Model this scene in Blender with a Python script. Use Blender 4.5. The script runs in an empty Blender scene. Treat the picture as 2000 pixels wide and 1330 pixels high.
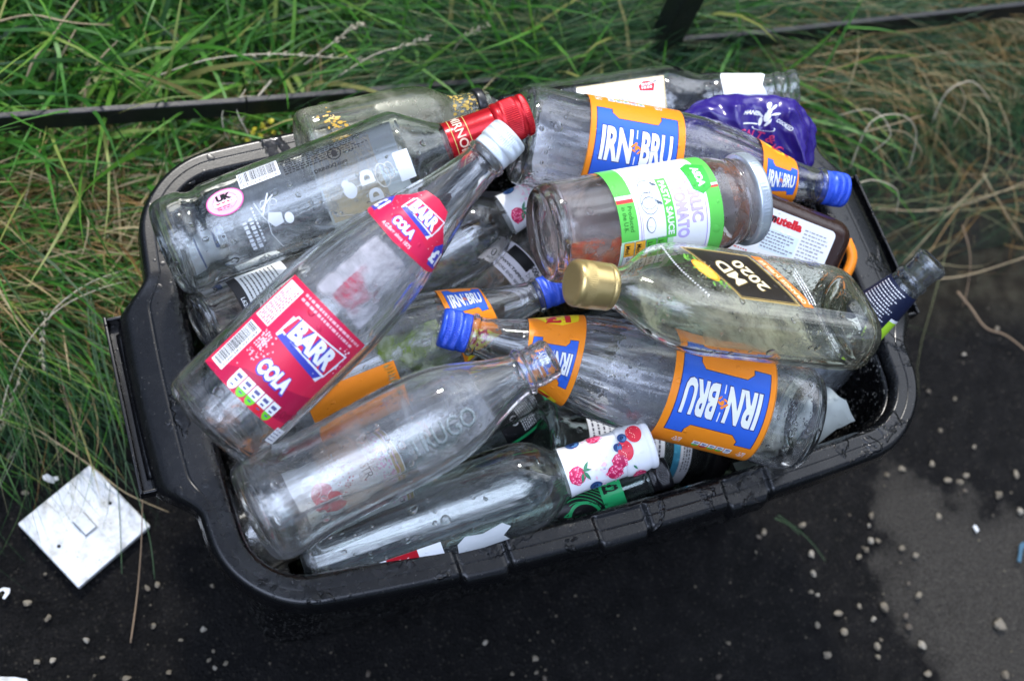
import bpy, bmesh, math, random
import numpy as np
from mathutils import Vector, Matrix, noise

random.seed(7)
RNG = np.random.default_rng(7)
scene = bpy.context.scene
COL = scene.collection
PI = math.pi

# ------------------------------------------------------------------ camera
CAM_R = Matrix(((0.9345749555494054, 0.20170185708646116, -0.2930631558345399),
                (-0.2973979664940546, 0.895024106627756, -0.33239479249890247),
                (0.19525394230342236, 0.39780423502403806, 0.8964528368028692)))
CAM_C = Vector((-0.32802881, -0.35583787, 1.21520792))
FPX = 2401.5
cam_data = bpy.data.cameras.new('camera')
cam = bpy.data.objects.new('camera', cam_data)
COL.objects.link(cam)
cam.matrix_world = Matrix.Translation(CAM_C) @ CAM_R.to_4x4()
cam_data.sensor_width = 36.0
cam_data.lens = 36.0 * FPX / 2000.0
cam_data.clip_start = 0.02
cam_data.clip_end = 200
cam_data.dof.use_dof = True
cam_data.dof.aperture_fstop = 5.0
cam_data.dof.focus_distance = 0.93
scene.camera = cam

# ------------------------------------------------------------------ light
SUN_EL, SUN_AZ = math.radians(48), math.radians(8)      # azimuth measured from +Y towards +X
world = bpy.data.worlds.new("World")
scene.world = world
world.use_nodes = True
wn = world.node_tree.nodes
wl = world.node_tree.links
wn.clear()
wo = wn.new('ShaderNodeOutputWorld')
wb = wn.new('ShaderNodeBackground')
sky = wn.new('ShaderNodeTexSky')
sky.sky_type = 'NISHITA'
sky.sun_disc = False
sky.sun_elevation = SUN_EL
sky.sun_rotation = SUN_AZ
sky.air_density = 1.0
sky.dust_density = 1.2
# broken cloud in the sky
tc = wn.new('ShaderNodeTexCoord')
mp = wn.new('ShaderNodeMapping')
mp.inputs['Scale'].default_value = (1.0, 1.0, 2.2)
cn = wn.new('ShaderNodeTexNoise')
cn.inputs['Scale'].default_value = 2.3
cn.inputs['Detail'].default_value = 7
cn.inputs['Roughness'].default_value = 0.55
cr = wn.new('ShaderNodeValToRGB')
cr.color_ramp.elements[0].position = 0.44
cr.color_ramp.elements[0].color = (0, 0, 0, 1)
cr.color_ramp.elements[1].position = 0.60
cr.color_ramp.elements[1].color = (1, 1, 1, 1)
mx = wn.new('ShaderNodeMixRGB')
mx.inputs['Color2'].default_value = (8.5, 10, 13.5, 1)
wl.new(tc.outputs['Generated'], mp.inputs['Vector'])
wl.new(mp.outputs['Vector'], cn.inputs['Vector'])
wl.new(cn.outputs['Fac'], cr.inputs['Fac'])
wl.new(cr.outputs['Color'], mx.inputs['Fac'])
wl.new(sky.outputs['Color'], mx.inputs['Color1'])
# unseen cloud bank added high over the near left to brighten glass reflections
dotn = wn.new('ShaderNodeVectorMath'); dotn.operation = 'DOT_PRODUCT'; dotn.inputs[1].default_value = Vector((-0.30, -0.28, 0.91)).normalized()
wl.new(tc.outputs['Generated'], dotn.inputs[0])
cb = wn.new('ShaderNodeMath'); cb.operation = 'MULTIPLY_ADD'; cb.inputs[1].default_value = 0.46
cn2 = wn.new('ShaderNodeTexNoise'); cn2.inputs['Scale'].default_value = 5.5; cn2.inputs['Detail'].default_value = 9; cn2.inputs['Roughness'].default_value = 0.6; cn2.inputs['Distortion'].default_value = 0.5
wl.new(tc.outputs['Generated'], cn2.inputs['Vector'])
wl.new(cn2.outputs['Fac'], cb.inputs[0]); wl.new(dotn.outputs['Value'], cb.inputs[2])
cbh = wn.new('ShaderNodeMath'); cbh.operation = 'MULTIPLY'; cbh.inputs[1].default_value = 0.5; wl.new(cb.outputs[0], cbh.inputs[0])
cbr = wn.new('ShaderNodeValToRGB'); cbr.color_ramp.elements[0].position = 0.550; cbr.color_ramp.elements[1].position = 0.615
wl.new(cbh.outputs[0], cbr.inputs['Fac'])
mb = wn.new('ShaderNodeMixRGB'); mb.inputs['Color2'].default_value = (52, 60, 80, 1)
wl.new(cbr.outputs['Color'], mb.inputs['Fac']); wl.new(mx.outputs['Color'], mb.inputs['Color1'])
# a second unseen bank added ahead to the right, to brighten rim reflections
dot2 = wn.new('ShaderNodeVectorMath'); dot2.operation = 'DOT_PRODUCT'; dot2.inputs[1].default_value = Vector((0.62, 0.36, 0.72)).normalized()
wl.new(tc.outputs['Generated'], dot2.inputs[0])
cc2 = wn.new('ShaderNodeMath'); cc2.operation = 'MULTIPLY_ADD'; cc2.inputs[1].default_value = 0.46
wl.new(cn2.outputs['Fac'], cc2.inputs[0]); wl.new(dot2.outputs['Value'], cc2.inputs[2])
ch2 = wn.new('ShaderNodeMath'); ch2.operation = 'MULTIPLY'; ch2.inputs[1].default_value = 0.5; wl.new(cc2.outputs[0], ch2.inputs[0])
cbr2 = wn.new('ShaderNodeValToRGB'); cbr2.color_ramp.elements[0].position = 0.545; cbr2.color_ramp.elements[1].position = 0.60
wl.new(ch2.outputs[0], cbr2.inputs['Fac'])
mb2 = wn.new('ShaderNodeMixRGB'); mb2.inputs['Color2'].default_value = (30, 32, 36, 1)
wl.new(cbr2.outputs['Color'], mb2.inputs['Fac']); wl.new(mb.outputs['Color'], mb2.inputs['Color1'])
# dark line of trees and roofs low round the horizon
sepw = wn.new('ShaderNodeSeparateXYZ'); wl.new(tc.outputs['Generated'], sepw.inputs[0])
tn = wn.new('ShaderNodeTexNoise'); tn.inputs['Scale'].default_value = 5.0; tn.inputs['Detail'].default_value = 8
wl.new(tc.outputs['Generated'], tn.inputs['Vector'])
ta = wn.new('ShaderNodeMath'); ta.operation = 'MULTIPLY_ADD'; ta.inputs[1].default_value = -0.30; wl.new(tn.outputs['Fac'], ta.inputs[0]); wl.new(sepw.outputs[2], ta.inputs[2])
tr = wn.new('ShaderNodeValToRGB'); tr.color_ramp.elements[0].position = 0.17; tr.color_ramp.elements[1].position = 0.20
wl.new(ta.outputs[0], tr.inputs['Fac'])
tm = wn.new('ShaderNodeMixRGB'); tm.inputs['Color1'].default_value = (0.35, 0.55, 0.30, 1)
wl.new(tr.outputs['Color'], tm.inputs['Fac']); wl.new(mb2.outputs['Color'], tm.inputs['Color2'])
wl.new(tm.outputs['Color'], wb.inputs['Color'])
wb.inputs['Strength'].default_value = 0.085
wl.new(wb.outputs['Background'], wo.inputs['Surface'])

sun_data = bpy.data.lights.new('sun', 'SUN')
sun_data.energy = 2.7
sun_data.angle = math.radians(4)
sun_data.color = (1.0, 0.96, 0.9)
sun = bpy.data.objects.new('sun', sun_data)
COL.objects.link(sun)
sd = Vector((math.sin(SUN_AZ) * math.cos(SUN_EL), math.cos(SUN_AZ) * math.cos(SUN_EL), math.sin(SUN_EL)))
sun.rotation_euler = sd.to_track_quat('Z', 'Y').to_euler()
sun.location = sd * 5

scene.view_settings.view_transform = 'Standard'
scene.view_settings.look = 'None'
scene.view_settings.exposure = 0.31
scene.view_settings.gamma = 1.0
scene.render.engine = 'CYCLES'
cy = scene.cycles
cy.use_denoising = True
cy.max_bounces = 26
cy.transmission_bounces = 24
cy.transparent_max_bounces = 24
cy.diffuse_bounces = 3
cy.glossy_bounces = 5
cy.caustics_reflective = False
cy.caustics_refractive = True
cy.blur_glossy = 0.5
cy.sample_clamp_indirect = 6.0

# ------------------------------------------------------------------ helpers
def ray(px, py):
    d = Vector(((px - 1000) / FPX, -(py - 665) / FPX, -1.0))
    return (CAM_R @ d)

def at(px, py, z):
    """point of the place that the photograph shows at (px, py) if it stands at height z"""
    d = ray(px, py)
    return CAM_C + d * ((z - CAM_C.z) / d.z)

def tag(o, label=None, cat=None, group=None, kind=None):
    if label: o['label'] = label
    if cat: o['category'] = cat
    if group: o['group'] = group
    if kind: o['kind'] = kind
    return o

def link(name, me, mats, parent=None, loc=None):
    o = bpy.data.objects.new(name, me)
    COL.objects.link(o)
    for m in (mats if isinstance(mats, (list, tuple)) else [mats]):
        me.materials.append(m)
    if parent: o.parent = parent
    if loc is not None: o.location = loc
    return o

def mesh_from(verts, faces, name='mesh', smooth=True, mi=None):
    me = bpy.data.meshes.new(name)
    me.from_pydata([tuple(v) for v in verts], [], faces)
    if smooth: me.polygons.foreach_set('use_smooth', [True] * len(me.polygons))
    if mi is not None: me.polygons.foreach_set('material_index', mi)
    me.update()
    return me

def bm_mesh(bm, name='mesh', smooth=False):
    me = bpy.data.meshes.new(name)
    bm.normal_update()
    bm.to_mesh(me); bm.free()
    if smooth: me.polygons.foreach_set('use_smooth', [True] * len(me.polygons))
    return me

def grid_faces(rows, cols, wrap=True, off=0):
    f = []
    for i in range(rows - 1):
        for j in range(cols if wrap else cols - 1):
            j2 = (j + 1) % cols
            f.append((off + i * cols + j, off + i * cols + j2, off + (i + 1) * cols + j2, off + (i + 1) * cols + j))
    return f

# ------------------------------------------------------------------ materials
class NT:
    def __init__(s, name):
        s.m = bpy.data.materials.new(name); s.m.use_nodes = True
        s.t = s.m.node_tree; s.n = s.t.nodes; s.n.clear()
        s.out = s.n.new('ShaderNodeOutputMaterial')
    def N(s, typ, **kw):
        n = s.n.new('ShaderNode' + typ)
        for k, v in kw.items():
            if k in n.inputs:
                n.inputs[k].default_value = v
            else:
                setattr(n, k, v)
        return n
    def L(s, a, b): s.t.links.new(a, b)
    def math(s, op, a, b=None, clamp=False):
        n = s.N('Math', operation=op, use_clamp=clamp)
        for i, x in enumerate((a, b)):
            if x is None: continue
            if isinstance(x, (int, float)): n.inputs[i].default_value = x
            else: s.L(x, n.inputs[i])
        return n.outputs[0]
    def ramp(s, fac, stops):
        n = s.N('ValToRGB'); el = n.color_ramp.elements
        while len(el) < len(stops): el.new(0.5)
        for e, (p, c) in zip(el, stops):
            e.position = p; e.color = (*c, 1) if len(c) == 3 else c
        s.L(fac, n.inputs['Fac']); return n.outputs['Color']
    def tex(s, kind, scale, vec=None, **kw):
        n = s.N('Tex' + kind, Scale=scale, **kw)
        if vec is not None: s.L(vec, n.inputs['Vector'])
        return n
    def mixc(s, f, a, b, mode='MIX'):
        n = s.N('MixRGB', blend_type=mode)
        for i, x in ((0, f), (1, a), (2, b)):
            if isinstance(x, (int, float)): n.inputs[i].default_value = x
            elif isinstance(x, tuple): n.inputs[i].default_value = (*x, 1)
            else: s.L(x, n.inputs[i])
        return n.outputs[0]

def coords(s, objspace=True):
    c = s.N('TexCoord')
    return c.outputs['Object' if objspace else 'Generated']

def drops_height(s, vec, big=1.0):
    """height field of rain drops: sparse rounded beads of two sizes and fine condensation in patches"""
    total = None
    # distort so the beads are not perfect circles
    nz = s.tex('Noise', 90, vec, Detail=1)
    off = s.N('VectorMath', operation='SCALE'); s.L(nz.outputs['Color'], off.inputs[0]); off.inputs['Scale'].default_value = 0.004
    add = s.N('VectorMath', operation='ADD'); s.L(vec, add.inputs[0]); s.L(off.outputs[0], add.inputs[1])
    v2 = add.outputs[0]
    for scale, rad, thr, amp in ((62, 0.17, 0.58, 0.0012 * big), (130, 0.2, 0.48, 0.0007 * big)):
        v = s.tex('Voronoi', scale, v2)
        keep = s.N('SeparateColor'); s.L(v.outputs['Color'], keep.inputs[0])
        k = s.math('GREATER_THAN', keep.outputs[0], thr)
        size = s.math('MULTIPLY', keep.outputs[1], rad)
        size = s.math('ADD', size, rad * 0.5)
        q = s.math('DIVIDE', v.outputs['Distance'], size)
        q = s.math('MULTIPLY', q, q)
        q = s.math('SUBTRACT', 1.0, q, True)
        q = s.math('SQRT', q)
        q = s.math('MULTIPLY', q, k)
        q = s.math('MULTIPLY', q, amp)
        total = q if total is None else s.math('ADD', total, q)
    return total

GLASS_COL = {}
def glass(name, col=(0.985, 0.995, 0.985), fog=0.12, drops=1.0, cond=0.0, dirt=None, ior=1.53, wobble=1.0):
    GLASS_COL[name] = col
    s = NT(name); vec = coords(s)
    n1 = s.tex('Noise', 26, vec, Detail=5, Roughness=0.6)
    fogm = s.ramp(n1.outputs['Fac'], [(0.50, (0, 0, 0)), (0.72, (1, 1, 1))])
    rough = s.math('MULTIPLY', fogm, fog)
    rough = s.math('ADD', rough, 0.004)
    b = s.N('BsdfGlass', IOR=ior)
    b.inputs['Color'].default_value = (*col, 1)
    s.L(rough, b.inputs['Roughness'])
    wob = s.tex('Noise', 30, vec, Detail=1.5)
    h = s.math('MULTIPLY', wob.outputs['Fac'], 0.00040 * wobble * (2.6 if 'wavy' in name or 'hazy_glass' in name else 1))
    if drops: h = s.math('ADD', h, drops_height(s, vec, drops))
    if cond:
        v = s.tex('Voronoi', 330, vec)
        q = s.math('SUBTRACT', 0.40, v.outputs['Distance'], True)
        n2 = s.tex('Noise', 14, vec, Detail=2)
        m = s.ramp(n2.outputs['Fac'], [(0.50, (0, 0, 0)), (0.62, (1, 1, 1))])
        h = s.math('ADD', h, s.math('MULTIPLY', s.math('MULTIPLY', q, m), 0.00060 * cond))
    bp = s.N('Bump', Strength=1.0, Distance=1.0)
    s.L(h, bp.inputs['Height']); s.L(bp.outputs[0], b.inputs['Normal'])
    sh = b.outputs[0]
    # thin film of grime and dried residue left on the glass
    dc, da, dscale = dirt if dirt else ((0.80, 0.84, 0.88), 0.045, 15)
    n3 = s.tex('Noise', dscale, vec, Detail=8, Roughness=0.68)
    dm = s.ramp(n3.outputs['Fac'], [(0.44, (0.04, 0.04, 0.04)), (0.62, (1, 1, 1))])
    d = s.N('BsdfDiffuse'); d.inputs['Color'].default_value = (*dc, 1)
    tl = s.N('BsdfTranslucent'); tl.inputs['Color'].default_value = (*dc, 1)
    dt = s.N('MixShader', Fac=0.4); s.L(d.outputs[0], dt.inputs[1]); s.L(tl.outputs[0], dt.inputs[2])
    mxs = s.N('MixShader'); s.L(s.math('MULTIPLY', dm, da), mxs.inputs[0])
    s.L(sh, mxs.inputs[1]); s.L(dt.outputs[0], mxs.inputs[2])
    s.L(mxs.outputs[0], s.out.inputs['Surface'])
    return s.m

_inner = {}
def inner_of(mat):
    if mat.name not in _inner:
        _inner[mat.name] = glass(mat.name + '_inside', fog=.10, drops=0, wobble=.35, dirt=((.85, .86, .86), .025, 16), col=tuple(GLASS_COL[mat.name]))
    return _inner[mat.name]
_paint = {}
def paint(rgb, rough=0.32, wet=0.6, back=None, name=None, vary=0.06):
    key = (rgb, rough, wet, back)
    if key in _paint: return _paint[key]
    s = NT(name or 'printed_paper'); vec = coords(s)
    b = s.N('BsdfPrincipled', Roughness=rough)
    b.inputs['Specular IOR Level'].default_value = 0.25
    n = s.tex('Noise', 40, vec, Detail=5)
    c = s.mixc(n.outputs['Fac'], tuple(x * (1 - vary) for x in rgb), tuple(min(1, x * (1 + vary)) for x in rgb))
    if back:
        g = s.N('NewGeometry'); c = s.mixc(g.outputs['Backfacing'], c, back)
    s.L(c, b.inputs['Base Color'])
    h = drops_height(s, vec, wet)
    wr = s.tex('Noise', 55, vec, Detail=4, Distortion=.8); h = s.math('ADD', h, s.math('MULTIPLY', wr.outputs['Fac'], .00030))
    bp = s.N('Bump', Strength=1.0, Distance=1.0); s.L(h, bp.inputs['Height'])
    s.L(bp.outputs[0], b.inputs['Normal'])
    s.L(b.outputs[0], s.out.inputs['Surface'])
    _paint[key] = s.m
    return s.m

def simple(name, rgb, rough=0.4, metal=0.0, bump=0.0, bscale=200, spec=0.5, vary=0.1, nscale=30):
    s = NT(name); vec = coords(s)
    b = s.N('BsdfPrincipled', Roughness=rough, Metallic=metal)
    b.inputs['Specular IOR Level'].default_value = spec
    n = s.tex('Noise', nscale, vec, Detail=6)
    c = s.mixc(n.outputs['Fac'], tuple(x * (1 - vary) for x in rgb), tuple(min(1, x * (1 + vary)) for x in rgb))
    s.L(c, b.inputs['Base Color'])
    r = s.math('MULTIPLY', n.outputs['Fac'], rough * 0.5); r = s.math('ADD', r, rough * 0.75)
    s.L(r, b.inputs['Roughness'])
    if bump:
        n2 = s.tex('Noise', bscale, vec, Detail=4)
        bp = s.N('Bump', Strength=1.0, Distance=bump); s.L(n2.outputs['Fac'], bp.inputs['Height'])
        s.L(bp.outputs[0], b.inputs['Normal'])
    s.L(b.outputs[0], s.out.inputs['Surface'])
    return s.m

WHITE = (0.82, 0.84, 0.86); ORANGE = (0.90, 0.27, 0.018); BLUE = (0.035, 0.13, 0.62)
RED = (0.62, 0.02, 0.03); PINK = (0.64, 0.022, 0.07); DPINK = (0.42, 0.012, 0.06)
LAV = (0.80, 0.81, 0.93); BLACK = (0.012, 0.012, 0.014); GREEN = (0.10, 0.55, 0.10)
YELLOW = (0.90, 0.75, 0.02); GREY = (0.4, 0.41, 0.43); GOLD = (0.55, 0.38, 0.12); NAVY = (0.012, 0.016, 0.045)

# ------------------------------------------------------------------ profiles and bottles
def chaikin(pts, it=2):
    pts = [np.array(p, float) for p in pts]
    for _ in range(it):
        o = [pts[0]]
        for a, b in zip(pts[:-1], pts[1:]):
            o += [a * .75 + b * .25, a * .25 + b * .75]
        o.append(pts[-1]); pts = o
    return pts

def densify(pts, step):
    o = [pts[0]]
    for a, b in zip(pts[:-1], pts[1:]):
        d = np.linalg.norm((b - a)[:2]); k = max(1, int(d / step))
        for i in range(1, k + 1): o.append(a + (b - a) * i / k)
    return o

class Bottle:
    """A hollow glass vessel. prof: (t, a[, b]) in mm along the axis, base first. Local axes: X base->cap, Z up."""
    def __init__(s, name, label, cat, prof, mat, base, bz, tip, L=None, tz=None, high=True, scale=1.0, roll=0.0,
                 wall=2.6, group=None, rmod=None, n=2.0, seg=80, liptop=True, wob=0.00022):
        s.prof = [tuple(p) if len(p) == 3 else (p[0], p[1], p[1]) for p in prof]
        Lm = max(p[0] for p in s.prof)
        B = at(base[0], base[1], bz)
        if tz is None:
            d = ray(*tip).normalized(); oc = CAM_C - B; Lw = (L or Lm * scale) / 1000.0
            bb = d.dot(oc); cc = oc.dot(oc) - Lw * Lw; disc = bb * bb - cc
            t = -bb if disc < 0 else (-bb - math.sqrt(disc) if high else -bb + math.sqrt(disc))
            T = CAM_C + d * t
        else:
            T = at(tip[0], tip[1], tz)
        sc = (T - B).length / (Lm / 1000.0)
        X = (T - B).normalized()
        mid = (B + T) / 2
        Z = (CAM_C - mid); Z = (Z - X * Z.dot(X)).normalized()
        Y = Z.cross(X)
        if roll:
            q = Matrix.Rotation(roll, 3, X); Z = q @ Z; Y = q @ Y
        print('%-26s base z %.3f tip z %.3f  scale %.3f  L %.3f (mm prof %.0f)' % (name, B.z, T.z, sc, (T - B).length, Lm))
        s.sc = sc; s.u = sc / 1000.0                # mm -> m
        M = Matrix((X, Y, Z)).transposed().to_4x4(); M.translation = B
        s.root = bpy.data.objects.new(name, None); COL.objects.link(s.root)
        s.root.matrix_world = M; s.root.empty_display_size = 0.02
        tag(s.root, label, cat, group)
        s.n = n; s.rmod = rmod; s.seg = seg
        out = densify(chaikin([np.array(p) for p in s.prof], 2), 3.0)
        # inner wall, from lip back to the base
        bt = min(p[0] for p in s.prof)
        mono = []
        for p in out:
            if p[0] > bt + 9 and (not mono or p[0] > mono[-1][0]): mono.append(p)
        s.mt = np.array([p[0] for p in out if True]); s.out = out
        # monotone table for label lookup
        tt, aa, bb_ = [], [], []
        for p in out:
            if not tt or p[0] > tt[-1] + 0.01:
                if p[1] > 8 or tt: tt.append(p[0]); aa.append(p[1]); bb_.append(p[2])
        k0 = int(np.argmax([p[1] > 20 for p in s.prof]))
        s.tt, s.aa, s.bb = np.array(tt), np.array(aa), np.array(bb_)
        inner = []
        for p in mono[::-1]:
            w = wall
            inner.append(np.array([min(p[0], Lm - 0.0), max(p[1] - w, 2), max(p[2] - w, 2)]))
        i0 = inner[-1]
        inner += [np.array([bt + 7.5, i0[1] * .93, i0[2] * .93]), np.array([bt + 6.5, i0[1] * .75, i0[2] * .75]),
                  np.array([bt + 8.5, i0[1] * .4, i0[2] * .4]), np.array([bt + 10, 0.05, 0.05])]
        verts, rows = [], 0
        seed = random.random() * 50
        for side, lst in ((0, out), (1, inner)):
            for p in lst:
                for j in range(seg):
                    ph = 2 * PI * j / seg
                    v = s.ring(p[0], p[1], p[2], ph, side)
                    if wob:
                        nv = noise.noise(Vector((v[0] * 30 + seed, v[1] * 30, v[2] * 30))) * wob * (1 if side else .4)
                        r = math.hypot(v[1], v[2])
                        if r > 1e-4:
                            f = (r + nv * min(1, r / .02)) / r; v = (v[0], v[1] * f, v[2] * f)
                    verts.append(v)
                rows += 1
        faces = grid_faces(rows, seg)
        # end caps
        faces.append(tuple(range(seg))[::-1])
        faces.append(tuple((rows - 1) * seg + j for j in range(seg)))
        inn0 = len(out)
        mi_ = [1 if (k // seg) >= inn0 else 0 for k in range((rows - 1) * seg)] + [0, 1]
        me = mesh_from(verts, faces, 'glass', True, mi_)
        bm = bmesh.new(); bm.from_mesh(me)
        bmesh.ops.recalc_face_normals(bm, faces=bm.faces)
        bm.to_mesh(me); bm.free()
        me.polygons.foreach_set('use_smooth', [True] * len(me.polygons))
        s.body = link('glass_body', me, [mat, inner_of(mat)], s.root)
        s.Lm = Lm
    def ring(s, t, a, b, ph, side=0):
        if s.rmod and a > 5:
            m = s.rmod(t, ph); a += m * (1 if not side else .3); b += m * (1 if not side else .3)
        rn = s.n
        if rn == 2 or abs(a - b) < 0.5:
            y, z = a * math.sin(ph), b * math.cos(ph)
        else:
            e = 2.0 / (2 + (rn - 2) * min(1, abs(a - b) / 12))
            sy, cz = math.sin(ph), math.cos(ph)
            y = a * math.copysign(abs(sy) ** e, sy); z = b * math.copysign(abs(cz) ** e, cz)
        return (t * s.u, y * s.u, z * s.u)
    def surf(s, t, ph, off, flat=None):
        a = float(np.interp(t, s.tt, s.aa)) + off; b = float(np.interp(t, s.tt, s.bb)) + off
        if flat is not None:      # front face of a flask: flat = sideways mm
            e = 2.0 / (2 + (s.n - 2) * min(1, abs(a - b) / 12)); nn = 2 / e
            yy = max(-.98, min(.98, flat / a)); z = b * (1 - abs(yy) ** nn) ** (1 / nn)
            return (t * s.u, flat * s.u, z * s.u)
        return (t * s.u, a * math.sin(ph) * s.u, b * math.cos(ph) * s.u)
    def band(s, name, t0, t1, r0, r1, mat, knurl=None, closed_end=True, extra=None):
        """cap or sleeve round the axis from t0 to t1"""
        return cap_on(s, name, [(t0, r0), (t1, r1)] if extra is None else extra, mat, knurl)

def cap_on(b, name, prof, mat, knurl=None, seg=120, thick=None):
    if knurl: seg = max(k[2] for k in knurl) * 4
    """prof: outer (t, r) mm list; ends closed at the far end, open shell at the near end. knurl: list of (t0, t1, count, depth)"""
    pts = densify(chaikin([np.array((p[0], p[1], p[1])) for p in prof], 1), 0.9)
    if prof[-1][1] > 2 and not thick: pts += [np.array([pts[-1][0], pts[-1][1] * .5, 0]), np.array([pts[-1][0], 0.05, 0])]
    inner = []
    if thick:
        inner = [np.array([p[0], p[1] - thick, 0]) for p in pts[::-1]]
    verts = []
    for p in list(pts) + inner:
        for j in range(seg):
            ph = 2 * PI * j / seg; r = p[1]
            for (k0, k1, c, dpt) in (knurl or []):
                if k0 <= p[0] <= k1 and r > 3:
                    e = min(1, (p[0] - k0) / .8, (k1 - p[0]) / .8)
                    r -= dpt * (0.5 + 0.5 * math.cos(c * ph)) * max(e, 0)
            verts.append((p[0] * b.u, r * math.sin(ph) * b.u, r * math.cos(ph) * b.u))
    rows = len(pts) + len(inner)
    faces = grid_faces(rows, seg)
    if thick: faces += [((rows - 1) * seg + j, (rows - 1) * seg + (j + 1) % seg, (j + 1) % seg, j) for j in range(seg)]
    else: faces.append(tuple(range(seg))[::-1])
    me = mesh_from(verts, faces, name)
    bm = bmesh.new(); bm.from_mesh(me); bmesh.ops.recalc_face_normals(bm, faces=bm.faces); bm.to_mesh(me); bm.free()
    me.polygons.foreach_set('use_smooth', [True] * len(me.polygons))
    return link(name, me, mat, b.root)

# ------------------------------------------------------------------ label art
_font_cache = {}
def text_geo(txt, bold=0.0):
    key = (txt, bold)
    if key in _font_cache: return _font_cache[key]
    cu = bpy.data.curves.new('t', 'FONT'); cu.body = txt; cu.size = 1.0; cu.offset = bold
    cu.resolution_u = 3; cu.fill_mode = 'BOTH'
    ob = bpy.data.objects.new('t', cu)
    me = ob.to_mesh()
    vs = [(v.co.x, v.co.y) for v in me.vertices]; fs = [tuple(p.vertices) for p in me.polygons]
    ob.to_mesh_clear(); bpy.data.objects.remove(ob); bpy.data.curves.remove(cu)
    if vs:
        x0 = min(v[0] for v in vs); x1 = max(v[0] for v in vs); y0 = min(v[1] for v in vs); y1 = max(v[1] for v in vs)
    else: x0 = x1 = y0 = y1 = 0
    _font_cache[key] = (vs, fs, (x0, x1, y0, y1))
    return _font_cache[key]

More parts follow.
